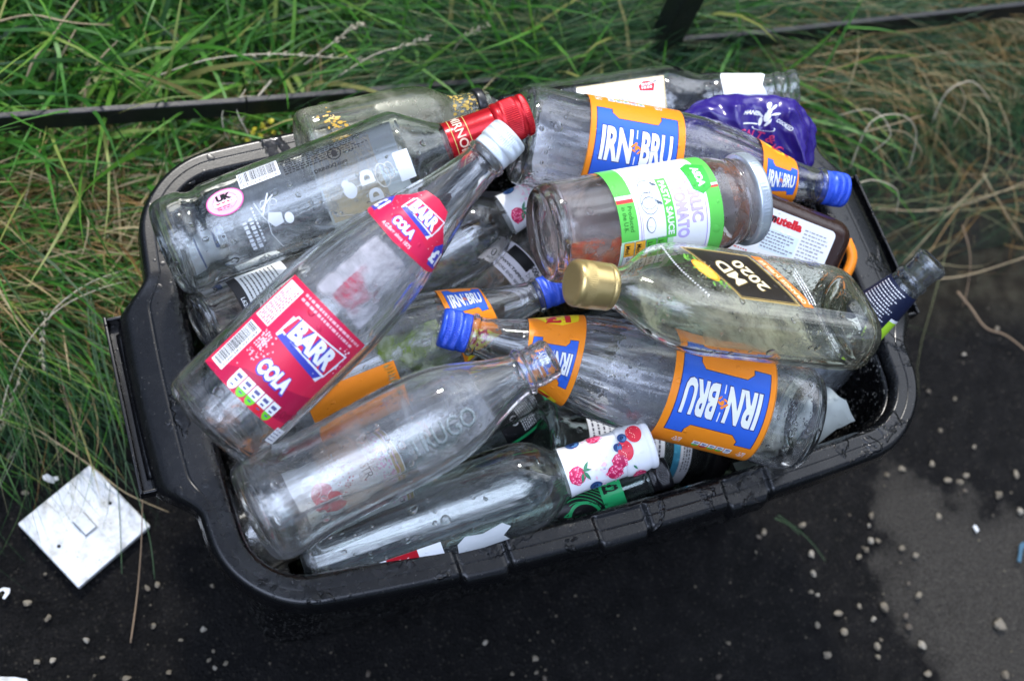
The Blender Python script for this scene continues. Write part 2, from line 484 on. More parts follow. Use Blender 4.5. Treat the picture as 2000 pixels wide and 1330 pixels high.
class Art:
    """flat print in mm, later wrapped on a surface. x right, y up."""
    def __init__(s): s.items = []
    def add(s, vs, fs, mat, layer): s.items.append((vs, fs, mat, layer))
    def poly(s, pts, mat, layer=1): s.add([tuple(p) for p in pts], [tuple(range(len(pts)))], mat, layer)
    def rect(s, x0, y0, x1, y1, mat, layer=1, r=0, ang=0):
        if r:
            pts = []
            for cx, cyy, a0 in ((x1 - r, y1 - r, 0), (x0 + r, y1 - r, 90), (x0 + r, y0 + r, 180), (x1 - r, y0 + r, 270)):
                for k in range(5):
                    a = math.radians(a0 + k * 22.5); pts.append((cx + r * math.cos(a), cyy + r * math.sin(a)))
        else: pts = [(x0, y0), (x1, y0), (x1, y1), (x0, y1)]
        if ang:
            c, q = math.cos(ang), math.sin(ang); mx_, my_ = (x0 + x1) / 2, (y0 + y1) / 2
            pts = [(mx_ + (x - mx_) * c - (y - my_) * q, my_ + (x - mx_) * q + (y - my_) * c) for x, y in pts]
        s.poly(pts, mat, layer)
    def ell(s, cx, cyy, rx, ry, mat, layer=1, k=20, ang=0):
        c, q = math.cos(ang), math.sin(ang)
        s.poly([(cx + rx * math.cos(2 * PI * i / k) * c - ry * math.sin(2 * PI * i / k) * q,
                 cyy + rx * math.cos(2 * PI * i / k) * q + ry * math.sin(2 * PI * i / k) * c) for i in range(k)], mat, layer)
    def ringp(s, cx, cyy, r0, r1, mat, layer=1, k=28, a0=0, a1=2 * PI, sy=1):
        vs = []; fs = []
        for i in range(k + 1):
            a = a0 + (a1 - a0) * i / k
            vs += [(cx + r0 * math.cos(a), cyy + sy * r0 * math.sin(a)), (cx + r1 * math.cos(a), cyy + sy * r1 * math.sin(a))]
        for i in range(k): fs.append((2 * i, 2 * i + 1, 2 * i + 3, 2 * i + 2))
        s.add(vs, fs, mat, layer)
    def text(s, txt, cx, cyy, w, h, mat, layer=3, bold=0.0, ang=0, shear=0):
        vs, fs, (x0, x1, y0, y1) = text_geo(txt, bold)
        if not vs: return
        sx = w / max(x1 - x0, 1e-6); sy = h / max(y1 - y0, 1e-6)
        c, q = math.cos(ang), math.sin(ang); o = []
        for x, y in vs:
            u = (x - (x0 + x1) / 2) * sx; v = (y - (y0 + y1) / 2) * sy; u += shear * v
            o.append((cx + u * c - v * q, cyy + u * q + v * c))
        s.add(o, fs, mat, layer)
    def lines(s, x0, y0, x1, y1, nl, mat, layer=2, vert=False, fill=.5, seed=1):
        """small print too fine to read"""
        rr = random.Random(seed)
        for i in range(nl):
            f0 = i / nl
            a, b_ = (x0, x1) if not vert else (y0, y1)
            lo, hi = (y0, y1) if not vert else (x0, x1)
            yy0 = lo + (hi - lo) * (f0 + .5 * (1 - fill) / nl); yy1 = yy0 + (hi - lo) * fill / nl
            p = a
            end = a + (b_ - a) * rr.uniform(.72, 1)
            while p < end:
                w = rr.uniform(1.0, 3.6); q = min(end, p + w)
                if not vert: s.rect(p, yy0, q, yy1, mat, layer)
                else: s.rect(yy0, p, yy1, q, mat, layer)
                p = q + rr.uniform(.7, 1.2)
    def barcode(s, x0, y0, x1, y1, digits, vert=False, seed=3, layer=2, flip=False):
        """white panel with bars. vert: bars stacked along y, digits on the right side"""
        W_, K_ = paint(WHITE), paint(BLACK)
        s.rect(x0, y0, x1, y1, W_, layer)
        rr = random.Random(seed)
        if not vert:
            p = x0 + 1.2
            while p < x1 - 1.4:
                w = rr.choice([.28, .28, .55, .8]); s.rect(p, y0 + (y1 - y0) * .26, p + w, y1 - .7, K_, layer + 1); p += w + rr.choice([.3, .3, .55])
            s.text(digits, (x0 + x1) / 2, y0 + (y1 - y0) * .13, (x1 - x0) * .86, (y1 - y0) * .15, K_, layer + 1, .01)
        else:
            p = y0 + 1.2
            while p < y1 - 1.4:
                w = rr.choice([.28, .28, .55, .8]); s.rect(x0 + .7, p, x1 - (x1 - x0) * .26, p + w, K_, layer + 1); p += w + rr.choice([.3, .3, .55])
            s.text(digits, x1 - (x1 - x0) * .13, (y0 + y1) / 2, (y1 - y0) * .86, (x1 - x0) * .15, K_, layer + 1, .01, ang=PI / 2)
    def raspberry(s, cx, cyy, r, seed=1, layer=3):
        rr = random.Random(seed); a_, b_, c_ = paint((.72, .05, .16)), paint((.50, .02, .09)), paint((.88, .38, .50))
        s.ell(cx, cyy, r, r * .95, b_, layer)
        for i in range(26):
            a = rr.uniform(0, 2 * PI); d = r * math.sqrt(rr.random()) * .95
            x, y = cx + d * math.cos(a), cyy + d * math.sin(a); q = r * .2
            s.ell(x, y, q, q, a_, layer + 1 + i * .05, 8); s.ell(x + q * .25, y + q * .25, q * .4, q * .4, c_, layer + 2.4 + i * .05, 6)
    def blueberry(s, cx, cyy, r, layer=3):
        s.ell(cx, cyy, r, r, paint((.03, .07, .20)), layer); s.ell(cx + r * .2, cyy + r * .25, r * .6, r * .5, paint((.08, .2, .42)), layer + .4)
        pts = []
        for i in range(12):
            a = 2 * PI * i / 12; q = r * (.45 if i % 2 else .25); pts.append((cx + q * math.cos(a), cyy + q * math.sin(a)))
        s.poly(pts, paint((.01, .02, .07)), layer + .8)
    def strawberry(s, cx, cyy, r, ang=0, layer=3):
        pts = []
        for i in range(24):
            a = 2 * PI * i / 24; q = r * (1 + .25 * math.cos(a)); pts.append((cx + q * math.cos(a + ang), cyy + q * .8 * math.sin(a + ang)))
        s.poly(pts, paint((.70, .03, .06)), layer)
        rr = random.Random(5)
        for i in range(14):
            a = rr.uniform(0, 2 * PI); d = r * math.sqrt(rr.random()) * .8
            s.ell(cx + d * math.cos(a), cyy + d * .8 * math.sin(a), r * .06, r * .04, paint((.93, .6, .5)), layer + .5, 6)
    def leaf(s, cx, cyy, L, ang, layer=3.6, col=(.05, .22, .12)):
        pts = [(0, 0), (.3, .16), (.6, .15), (1, 0), (.6, -.13), (.3, -.15)]; c, q = math.cos(ang), math.sin(ang)
        s.poly([(cx + L * (x * c - y * q), cyy + L * (x * q + y * c)) for x, y in pts], paint(col), layer)
    def build(s, name, fn, parent, step=3.0, cut_x=True, cut_y=True, base=0.22, dl=0.05, label=None):
        """fn(x, y, off_mm) -> local point"""
        mats, groups = [], {}
        for vs, fs, m, l in s.items:
            if m not in mats: mats.append(m)
            groups.setdefault((mats.index(m), l), []).append((vs, fs))
        V, F, MI = [], [], []
        for (mi, l), lst in groups.items():
            bm = bmesh.new()
            for vs, fs in lst:
                bv = [bm.verts.new((x, y, 0)) for x, y in vs]
                for f in fs:
                    try: bm.faces.new([bv[i] for i in f])
                    except ValueError: pass
            bmesh.ops.triangulate(bm, faces=[f for f in bm.faces if len(f.verts) > 4])
            bm.normal_update()
            fl = [f for f in bm.faces if f.normal.z < 0]
            if fl: bmesh.ops.reverse_faces(bm, faces=fl)
            xs = [v.co.x for v in bm.verts]; ys = [v.co.y for v in bm.verts]
            for on, arr, no in ((cut_x, xs, (1, 0, 0)), (cut_y, ys, (0, 1, 0))):
                if not on: continue
                k = math.ceil(min(arr) / step)
                while k * step < max(arr):
                    c = k * step; k += 1
                    bmesh.ops.bisect_plane(bm, geom=bm.verts[:] + bm.edges[:] + bm.faces[:], dist=1e-5,
                                           plane_co=(c * no[0], c * no[1], 0), plane_no=no)
            o = len(V)
            bm.verts.index_update()
            for v in bm.verts: V.append(fn(v.co.x, v.co.y, base + dl * l))
            for f in bm.faces: F.append(tuple(o + v.index for v in f.verts)); MI.append(mi)
            bm.free()
        me = mesh_from(V, F, name, True, MI)
        ob = link(name, me, mats, parent)
        if label: ob['label'] = label
        return ob

def on_bottle(b, mode, t0, phi0, rref):
    if mode == 'axial': return lambda x, y, off: b.surf(t0 + x, phi0 + y / rref, off)
    if mode == 'around': return lambda x, y, off: b.surf(t0 + y, phi0 - x / rref, off)
    if mode == 'face': return lambda x, y, off: b.surf(t0 + y, 0, off, flat=-x)

def smear_mat(name, col, scale=40, lo=.42, hi=.62, a=.8, col2=None):
    s = NT(name); vec = coords(s)
    n = s.tex('Noise', scale, vec, Detail=8, Roughness=.68, Distortion=.5)
    at_ = s.N('Attribute'); at_.attribute_name = 'm'
    f = s.math('ADD', n.outputs['Fac'], s.math('MULTIPLY', s.math('SUBTRACT', at_.outputs['Fac'], 1.0), .5))
    m = s.ramp(f, [(lo, (0, 0, 0)), (hi, (1, 1, 1))])
    d = s.N('BsdfDiffuse'); t = s.N('BsdfTranslucent'); tp = s.N('BsdfTransparent')
    n2 = s.tex('Noise', scale * 2.3, vec, Detail=5)
    c = s.mixc(s.ramp(n2.outputs['Fac'], [(.4, (0, 0, 0)), (.6, (1, 1, 1))]), col, col2 or tuple(x * .7 for x in col))
    s.L(c, d.inputs['Color']); s.L(c, t.inputs['Color'])
    dt = s.N('MixShader', Fac=.4); s.L(d.outputs[0], dt.inputs[1]); s.L(t.outputs[0], dt.inputs[2])
    o = s.N('MixShader'); s.L(s.math('MULTIPLY', m, a), o.inputs[0]); s.L(tp.outputs[0], o.inputs[1]); s.L(dt.outputs[0], o.inputs[2])
    s.L(o.outputs[0], s.out.inputs['Surface']); return s.m

def emboss_mat(name, col, a):
    s = NT(name); d = s.N('BsdfPrincipled', Roughness=.25); d.inputs['Base Color'].default_value = (*col, 1)
    tp = s.N('BsdfTransparent'); o = s.N('MixShader', Fac=a); s.L(tp.outputs[0], o.inputs[1]); s.L(d.outputs[0], o.inputs[2]); s.L(o.outputs[0], s.out.inputs['Surface']); return s.m

def smear(b, name, t0, t1, p0, p1, mat, off=.18, n=40, label=None):
    V, M_ = [], []
    for i in range(n + 1):
        for j in range(n + 1):
            u, v = i / n, j / n
            V.append(b.surf(t0 + (t1 - t0) * u, p0 + (p1 - p0) * v, off)); M_.append(min(1, 8 * u, 8 * (1 - u)) * min(1, 8 * v, 8 * (1 - v)))
    me = mesh_from(V, grid_faces(n + 1, n + 1, wrap=False), name)
    at_ = me.attributes.new('m', 'FLOAT', 'POINT'); at_.data.foreach_set('value', M_)
    o = link(name, me, mat, b.root)
    if label: o['label'] = label
    return o

# ================================================================== THE SETTING
# ground sheet
def asphalt():
    s = NT('asphalt'); vec = coords(s)
    b = s.N('BsdfPrincipled')
    n1 = s.tex('Noise', 420, vec, Detail=6, Roughness=.7)
    n2 = s.tex('Noise', 7, vec, Detail=6, Roughness=.6)
    n5 = s.tex('Noise', 45, vec, Detail=4)
    c1 = s.ramp(n1.outputs['Fac'], [(.35, (.0026, .0027, .0030)), (.58, (.0088, .0086, .0086)), (.74, (.038, .036, .033))])
    c2 = s.ramp(n5.outputs['Fac'], [(.4, (.7, .7, .72)), (.62, (1.25, 1.22, 1.2))])
    c = s.mixc(1.0, c1, c2, 'MULTIPLY')
    va = s.tex('Voronoi', 230, vec); vs_ = s.N('SeparateColor'); s.L(va.outputs['Color'], vs_.inputs[0])
    agg = s.math('MULTIPLY', s.math('LESS_THAN', va.outputs['Distance'], .36), s.math('POWER', vs_.outputs[0], 4.0))
    c = s.mixc(s.math('MULTIPLY', agg, .38), c, (.070, .062, .050))
    # dried-out lighter patch to the right of the box
    sep = s.N('SeparateXYZ'); s.L(vec, sep.inputs[0])
    P1 = at(1900, 1110, 0); P2 = at(1800, 1010, 0)
    def blob(p, rx, ry):
        dx = s.math('DIVIDE', s.math('SUBTRACT', sep.outputs[0], p.x), rx); dy = s.math('DIVIDE', s.math('SUBTRACT', sep.outputs[1], p.y), ry)
        return s.math('SQRT', s.math('ADD', s.math('MULTIPLY', dx, dx), s.math('MULTIPLY', dy, dy)))
    d = s.math('MINIMUM', blob(P1, .13, .085), blob(at(1930, 1270, 0), .09, .1))
    d = s.math('MINIMUM', d, blob(at(1790, 1010, 0), .05, .07))
    n3 = s.tex('Noise', 16, vec, Detail=5, Roughness=.6)
    d = s.math('ADD', d, s.math('MULTIPLY', s.math('SUBTRACT', n3.outputs['Fac'], .5), 1.6))
    m = s.ramp(d, [(.55, (.85, .85, .85)), (.85, (.5, .5, .5)), (1.0, (0, 0, 0))])
    dry = s.ramp(n1.outputs['Fac'], [(.3, (.022, .020, .017)), (.5, (.048, .044, .038)), (.7, (.10, .092, .078))])
    c = s.mixc(m, c, dry)
    # mossy dust near the verge
    n4 = s.tex('Noise', 12, vec, Detail=5)
    v = s.math('ADD', sep.outputs[1], s.math('MULTIPLY', sep.outputs[0], .14))
    v = s.math('ADD', v, s.math('MULTIPLY', n4.outputs['Fac'], .08))
    vm = s.ramp(v, [(.10, (0, 0, 0)), (.17, (1, 1, 1))])
    c = s.mixc(s.math('MULTIPLY', vm, .8), c, s.ramp(n5.outputs['Fac'], [(.4, (.022, .018, .012)), (.65, (.05, .045, .03))]))
    s.L(c, b.inputs['Base Color'])
    r = s.ramp(n2.outputs['Fac'], [(.35, (.42, .42, .42)), (.65, (.75, .75, .75))]); s.L(r, b.inputs['Roughness'])
    b.inputs['Specular IOR Level'].default_value = .11
    hh = s.math('ADD', n1.outputs['Fac'], s.math('MULTIPLY', s.math('SUBTRACT', .5, va.outputs['Distance'], True), .9))
    bp = s.N('Bump', Strength=1.0, Distance=.0035); s.L(hh, bp.inputs['Height']); s.L(bp.outputs[0], b.inputs['Normal'])
    s.L(b.outputs[0], s.out.inputs['Surface'])
    return s.m

def ground():
    vs, fs = [], []
    nx = 60
    xs = np.concatenate([np.linspace(-40, -1.5, 8), np.linspace(-1.4, 1.8, 120), np.linspace(2, 40, 8)])
    ys = np.concatenate([np.linspace(-40, -1.2, 8), np.linspace(-1.1, 1.2, 90), np.linspace(1.4, 40, 8)])
    for y in ys:
        for x in xs:
            z = noise.noise(Vector((x * 5, y * 5, 0))) * .003 if abs(x) < 2 and abs(y) < 1.4 else 0
            vs.append((x, y, z - .003))
    fs = grid_faces(len(ys), len(xs), wrap=False)
    o = link('ground', mesh_from(vs, fs), asphalt()); tag(o, kind='structure')
ground()

def verge_edge(x): return .165 - .10 * max(0, min(1, (x + .2) / .7)) - .012 * math.sin(x * 7)

def soil_mat():
    s = NT('soil'); vec = coords(s)
    b = s.N('BsdfPrincipled', Roughness=.9)
    n = s.tex('Noise', 60, vec, Detail=8, Roughness=.7); n2 = s.tex('Noise', 9, vec, Detail=4)
    c = s.ramp(n.outputs['Fac'], [(.3, (.012, .010, .006)), (.55, (.035, .030, .018)), (.75, (.075, .062, .04))])
    g = s.ramp(n2.outputs['Fac'], [(.45, (0, 0, 0)), (.6, (1, 1, 1))])
    c = s.mixc(s.math('MULTIPLY', g, .6), c, (.018, .035, .008))
    s.L(c, b.inputs['Base Color'])
    bp = s.N('Bump', Strength=1, Distance=.02); s.L(n.outputs['Fac'], bp.inputs['Height']); s.L(bp.outputs[0], b.inputs['Normal'])
    s.L(b.outputs[0], s.out.inputs['Surface']); return s.m

def soil_h(x, y):
    e = y - verge_edge(x)
    h = .045 * max(0, min(1, e / .07)) + .02 * max(0, min(1, e / .4))
    return h + noise.noise(Vector((x * 14, y * 14, 3))) * .012 * max(0, min(1, e / .04)) + noise.noise(Vector((x * 45, y * 45, 1))) * .006 * max(0, min(1, e / .02))
def soil():
    xs = np.concatenate([np.linspace(-30, -1.2, 6), np.linspace(-1.1, 1.7, 230), np.linspace(1.9, 30, 6)])
    es = np.concatenate([np.linspace(-.02, .9, 100), np.linspace(1.0, 30, 6)])
    vs = []
    for e in es:
        for x in xs:
            y = verge_edge(max(-1, min(1.5, x))) + e
            vs.append((x, y, -.02 if e < 0 else soil_h(max(-1, min(1.5, x)), y) - .004))
    o = link('soil', mesh_from(vs, grid_faces(len(es), len(xs), wrap=False)), soil_mat()); tag(o, kind='structure')
soil()

# ------------------------------------------------------------------ grass
def blade_mat(name, stops, trans=.3, rough=.45):
    s = NT(name)
    g = s.N('NewGeometry')
    c = s.ramp(g.outputs['Random Per Island'], stops)
    b = s.N('BsdfPrincipled', Roughness=rough); b.inputs['Specular IOR Level'].default_value = .35
    s.L(c, b.inputs['Base Color'])
    t = s.N('BsdfTranslucent'); s.L(c, t.inputs['Color'])
    m = s.N('MixShader', Fac=trans); s.L(b.outputs[0], m.inputs[1]); s.L(t.outputs[0], m.inputs[2])
    s.L(m.outputs[0], s.out.inputs['Surface']); return s.m

def blades(name, P, head, pitch, L, W, dp, dh, mat, seg=6, kind='stuff', lab=None, cat=None, floor=.0):
    n = len(L); K = seg + 1
    pts = np.zeros((n, K, 3)); pts[:, 0] = P
    h = head.copy(); p = pitch.copy(); dirs = np.zeros((n, K, 3))
    for k in range(K):
        d = np.stack([np.cos(p) * np.cos(h), np.cos(p) * np.sin(h), np.sin(p)], 1); dirs[:, k] = d
        if k < seg:
            pts[:, k + 1] = pts[:, k] + d * (L / seg)[:, None]
            low = pts[:, k + 1, 2] < floor + .004
            pts[low, k + 1, 2] = floor + .004 + RNG.random(low.sum()) * .012
            p = np.where(low, np.abs(p) * .15, p - dp / seg); h = h + dh / seg
    side = np.cross(dirs, np.array([0, 0, 1.0])); side /= np.maximum(np.linalg.norm(side, axis=2, keepdims=True), 1e-6)
    up = np.cross(side, dirs); rl = RNG.uniform(-1.0, 1.0, n)[:, None, None]
    side = side * np.cos(rl) + up * np.sin(rl)
    tt = np.linspace(0, 1, K); wd = (W[:, None] * (1 - tt[None, :] ** 2.2) * (0.6 + .8 * np.minimum(tt, .3))[None, :]) * .5
    wd = np.maximum(wd, 5e-5)
    V = np.zeros((n, K, 2, 3)); V[:, :, 0] = pts - side * wd[..., None]; V[:, :, 1] = pts + side * wd[..., None]
    idx = (np.arange(n) * K * 2)[:, None] + (np.arange(seg) * 2)[None, :]
    F = np.stack([idx, idx + 1, idx + 3, idx + 2], -1).reshape(-1)
    me = bpy.data.meshes.new(name)
    me.vertices.add(n * K * 2); me.vertices.foreach_set('co', V.reshape(-1))
    nf = n * seg; me.loops.add(nf * 4); me.loops.foreach_set('vertex_index', F)
    me.polygons.add(nf); me.polygons.foreach_set('loop_start', np.arange(nf) * 4); me.polygons.foreach_set('loop_total', np.full(nf, 4))
    me.update(calc_edges=True); me.validate()
    me.polygons.foreach_set('use_smooth', np.ones(nf, bool))
    o = link(name, me, mat); tag(o, lab, cat, kind=kind); return o

def scatter(n, x0, x1, e0, e1, powe=1.0):
    x = RNG.uniform(x0, x1, n); e = e0 + (e1 - e0) * RNG.random(n) ** powe
    y = np.array([verge_edge(float(a)) for a in x]) + e
    z = np.array([soil_h(float(a), float(b)) for a, b in zip(x, y)])
    return np.stack([x, y, z], 1)
R_ = RNG.uniform; Nn = RNG.normal
m_green = blade_mat('grass_green', [(0, (.010, .038, .006)), (.35, (.026, .115, .012)), (.7, (.065, .22, .022)), (.88, (.13, .29, .035)), (1, (.34, .28, .10))])
m_fine = blade_mat('grass_fine', [(0, (.008, .034, .014)), (.5, (.022, .080, .026)), (.8, (.045, .130, .036)), (.91, (.12, .16, .06)), (1, (.34, .29, .16))])
m_dead = blade_mat('grass_dead', [(0, (.13, .065, .018)), (.5, (.26, .16, .05)), (1, (.42, .34, .18))], .15)

n = 9000   # broad green blades, back left
P = scatter(n, -.85, .45, .16, .62)
blades('grass', P, R_(0, 2 * PI, n), R_(.3, 1.35, n), R_(.10, .27, n), R_(.003, .0088, n), R_(.6, 2.3, n), Nn(0, .6, n), m_green,
       lab='broad bright green grass blades growing behind the rail', cat='grass')
n = 10000   # left side, leaning over to the right
P = scatter(n, -.80, -.05, .0, .22)
blades('grass', P, Nn(-.25, .55, n) + np.where(R_(0, 1, n) < .3, PI, 0), R_(.1, .8, n), R_(.08, .2, n), R_(.0012, .0038, n), R_(.5, 1.6, n), Nn(0, .5, n), m_green,
       lab='tangled green grass lying along the left edge of the verge', cat='grass')
n = 34000   # fine fescue lying over, middle and right
P = scatter(n, -.15, 1.35, .02, .75, .9)
keep = ~((P[:, 0] > .33) & (P[:, 1] < .26 - .10 * (P[:, 0] - .33)) & (R_(0, 1, n) < .86))
P = P[keep]; n = len(P)
blades('grass', P, Nn(.1, .4, n) + np.where(R_(0, 1, n) < .35, PI, 0), R_(.05, .75, n), R_(.12, .30, n), R_(.0006, .0016, n), R_(.5, 1.5, n), Nn(-.2, .4, n), m_fine, seg=7,
       lab='fine dark green fescue combed over behind and right of the box', cat='grass')
n = 13000    # thatch
P = scatter(n, -.85, 1.35, .0, .6)
P = P[(P[:, 0] < .32) | (R_(0, 1, n) < .22)]; n = len(P)
blades('grass', P, R_(0, 2 * PI, n), R_(0, .5, n), R_(.05, .18, n), R_(.0006, .0026, n), R_(.3, 1.0, n), Nn(0, .7, n), m_dead,
       lab='dead tan thatch lying between the green blades', cat='grass')
n = 3800
P = scatter(n, -.60, .12, .02, .20); P[:, 2] += R_(.0, .05, n)
blades('grass', P, Nn(.2, .9, n), R_(0, .6, n), R_(.05, .13, n), R_(.0012, .0030, n), R_(.2, .9, n), Nn(0, .5, n), m_dead,
       lab='orange-brown dead blades showing along the back left of the box', cat='grass')
# grass combed over the middle of the rail
n = 5200
ii = R_(0, 1, n); P = np.array([tuple(at(900 + 600 * a_ + g1, 182 - 112 * a_ + g2, .07)) for a_, g1, g2 in zip(ii, Nn(0, 12, n), Nn(4, 16, n))])
blades('grass', P, Nn(.15, .35, n) + np.where(R_(0, 1, n) < .5, PI, 0), R_(.5, 1.15, n), R_(.16, .30, n), R_(.0007, .0018, n), R_(1.0, 2.1, n), Nn(-.1, .3, n), m_fine, seg=7,
       lab='fine grass combed over and hiding the middle of the low rail', cat='grass')
# tussock leaning out to the right of the box
n = 9000
P = scatter(n, .36, 1.25, .19, .40, .8); P[:, 2] += R_(0, .05, n)
blades('grass', P, Nn(-.35, .45, n), R_(.25, .95, n), R_(.10, .22, n), R_(.0008, .0019, n), R_(.9, 2.0, n), Nn(-.2, .4, n), m_fine, seg=7,
       lab='dense green tussock leaning over to the right of the box', cat='grass')
n = 2600
P = scatter(n, .36, 1.25, .17, .36, .8); P[:, 2] += R_(.02, .07, n)
blades('grass', P, Nn(-.5, .6, n), R_(.2, .9, n), R_(.08, .2, n), R_(.0008, .0020, n), R_(1.0, 2.6, n), Nn(-.2, .9, n), m_dead, seg=7,
       lab='straw-coloured dead blades mixed through the tussock right of the box', cat='grass')
n = 420     # long wisps creeping over the asphalt at the left
P = scatter(n, -.56, -.34, -.01, .09)
blades('grass', P, Nn(-1.45, .3, n), R_(.1, .9, n), R_(.10, .24, n), R_(.0006, .0016, n), R_(.8, 1.6, n), Nn(0, .5, n), m_fine, seg=7,
       lab='thin green wisps drooping from the verge onto the asphalt left of the box', cat='grass')

# ------------------------------------------------------------------ tubes, stalks
def tube(pts, r0, r1=None, seg=8, sub=4):
    """smooth tube through pts"""
    r1 = r0 if r1 is None else r1
    pts = [np.array(p, float) for p in pts]
    P = []
    for i in range(len(pts) - 1):
        a = pts[max(i - 1, 0)]; b = pts[i]; c = pts[i + 1]; d = pts[min(i + 2, len(pts) - 1)]
        for k in range(sub):
            t = k / sub
            P.append(.5 * ((2 * b) + (c - a) * t + (2 * a - 5 * b + 4 * c - d) * t * t + (3 * b - a - 3 * c + d) * t ** 3))
    P.append(pts[-1]); V = []
    n_ = len(P)
    for i, p in enumerate(P):
        d = P[min(i + 1, n_ - 1)] - P[max(i - 1, 0)]; d /= np.linalg.norm(d) + 1e-9
        s_ = np.cross(d, [0, 0, 1]); s_ /= np.linalg.norm(s_) + 1e-9; u = np.cross(s_, d)
        r = r0 + (r1 - r0) * i / (n_ - 1)
        for j in range(seg):
            a = 2 * PI * j / seg; V.append(p + r * (math.cos(a) * s_ + math.sin(a) * u))
    F = grid_faces(n_, seg); F.append(tuple(range(seg))[::-1]); F.append(tuple((n_ - 1) * seg + j for j in range(seg)))
    return V, F, P

straw = simple('dry_straw', (.34, .26, .15), .6, vary=.25, nscale=60)
pale_straw = simple('pale_straw', (.46, .40, .29), .6, vary=.2, nscale=60)
brown_straw = simple('brown_straw', (.22, .15, .09), .7, vary=.25, nscale=60)
green_stem = simple('green_stem', (.045, .095, .035), .5, vary=.25, nscale=60)
def stalk(pp, r, mat, label, seedhead=0, name='dry_grass_stalk', group='dry grass stalks', cat='grass stalk', r1=None):
    pts = [tuple(at(x, y, z)) for x, y, z in pp]
    V, F, P = tube(pts, r, r1 if r1 else r * .5)
    if seedhead:
        rr = random.Random(int(pp[0][0] * 7 + pp[0][1]))
        for i in range(int(len(P) * (1 - seedhead)), len(P)):
            for k in range(3):
                p = P[i]; d = P[min(i + 1, len(P) - 1)] - P[i - 1]; d /= np.linalg.norm(d) + 1e-9
                sd_ = np.array([rr.gauss(0, 1) for _ in range(3)]); sd_ -= d * sd_.dot(d); sd_ /= np.linalg.norm(sd_)
                L = rr.uniform(.005, .010); dd = d * .85 + sd_ * .5; dd /= np.linalg.norm(dd)
                w = np.cross(dd, sd_); w /= np.linalg.norm(w); u = np.cross(w, dd); o = len(V); q = .0009
                V += [p, p + dd * L * .5 + w * q, p + dd * L * .5 - w * q, p + dd * L * .5 + u * q, p + dd * L * .5 - u * q, p + dd * L]
                for a, b_ in ((1, 3), (3, 2), (2, 4), (4, 1)): F += [(o, o + a, o + b_), (o + 5, o + b_, o + a)]
    o = link(name, mesh_from(V, F), mat); tag(o, label, cat, group); return o

# ------------------------------------------------------------------ recycling box
BW, BD, BH = .591, .376, .3265
def sstep(a, b, x):
    t = max(0, min(1, (x - a) / (b - a))); return t * t * (3 - 2 * t)
def outline(d, rad=.062, nl=300, ns=150, nc=18):
    """rounded, slightly bowed rectangle, pulled in by d; list of (x, y, nx, ny)"""
    hx, hy, r = BW / 2 - d, BD / 2 - d, max(rad - d, .012)
    pts = []
    for i in range(nl): pts.append((-(hx - r) + 2 * (hx - r) * i / nl, -hy))
    for i in range(nc): a = -PI / 2 + PI / 2 * i / nc; pts.append((hx - r + r * math.cos(a), -(hy - r) + r * math.sin(a)))
    for i in range(ns): pts.append((hx, -(hy - r) + 2 * (hy - r) * i / ns))
    for i in range(nc): a = PI / 2 * i / nc; pts.append((hx - r + r * math.cos(a), hy - r + r * math.sin(a)))
    for i in range(nl): pts.append((hx - r - 2 * (hx - r) * i / nl, hy))
    for i in range(nc): a = PI / 2 + PI / 2 * i / nc; pts.append((-(hx - r) + r * math.cos(a), hy - r + r * math.sin(a)))
    for i in range(ns): pts.append((-hx, hy - r - 2 * (hy - r) * i / ns))
    for i in range(nc): a = PI + PI / 2 * i / nc; pts.append((-(hx - r) + r * math.cos(a), -(hy - r) + r * math.sin(a)))
    return pts
def box_pt(x, y, d, z, bow):
    X = x + bow * .013 * (1 - (2 * y / BD) ** 2) * x / (BW / 2)
    Y = y + bow * .0167 * (1 - (2 * x / BW) ** 2) * y / (BD / 2)
    if z > BH - .03 and d < .021:
        k = 1 - max(0, d) / .021
        # side handles: the rim swells outwards and rolls down
        if abs(x) > BW / 2 - .05:
            f = sstep(-.108, -.072, y) * (1 - sstep(.062, .092, y))
            X += math.copysign(.024 * f * k ** .8, x); z -= .012 * f * k ** 1.6
        # stepped lid catches along both long sides
        if abs(y) > BD / 2 - .05:
            for c0, c1 in ((-.1305, -.0935), (-.0195, .0215), (.0925, .1295)):
                if c0 < x < c1:
                    e = min(1, (x - c0) / .002, (c1 - x) / .002); z -= .0035 * e; Y += math.copysign(.0035 * e * k, y)
                for c in (c0, c1):
                    g = max(0, 1 - abs(x - c) / .0024); z -= .0035 * g; Y -= math.copysign(.0022 * g, y)
    return (X, Y, z)

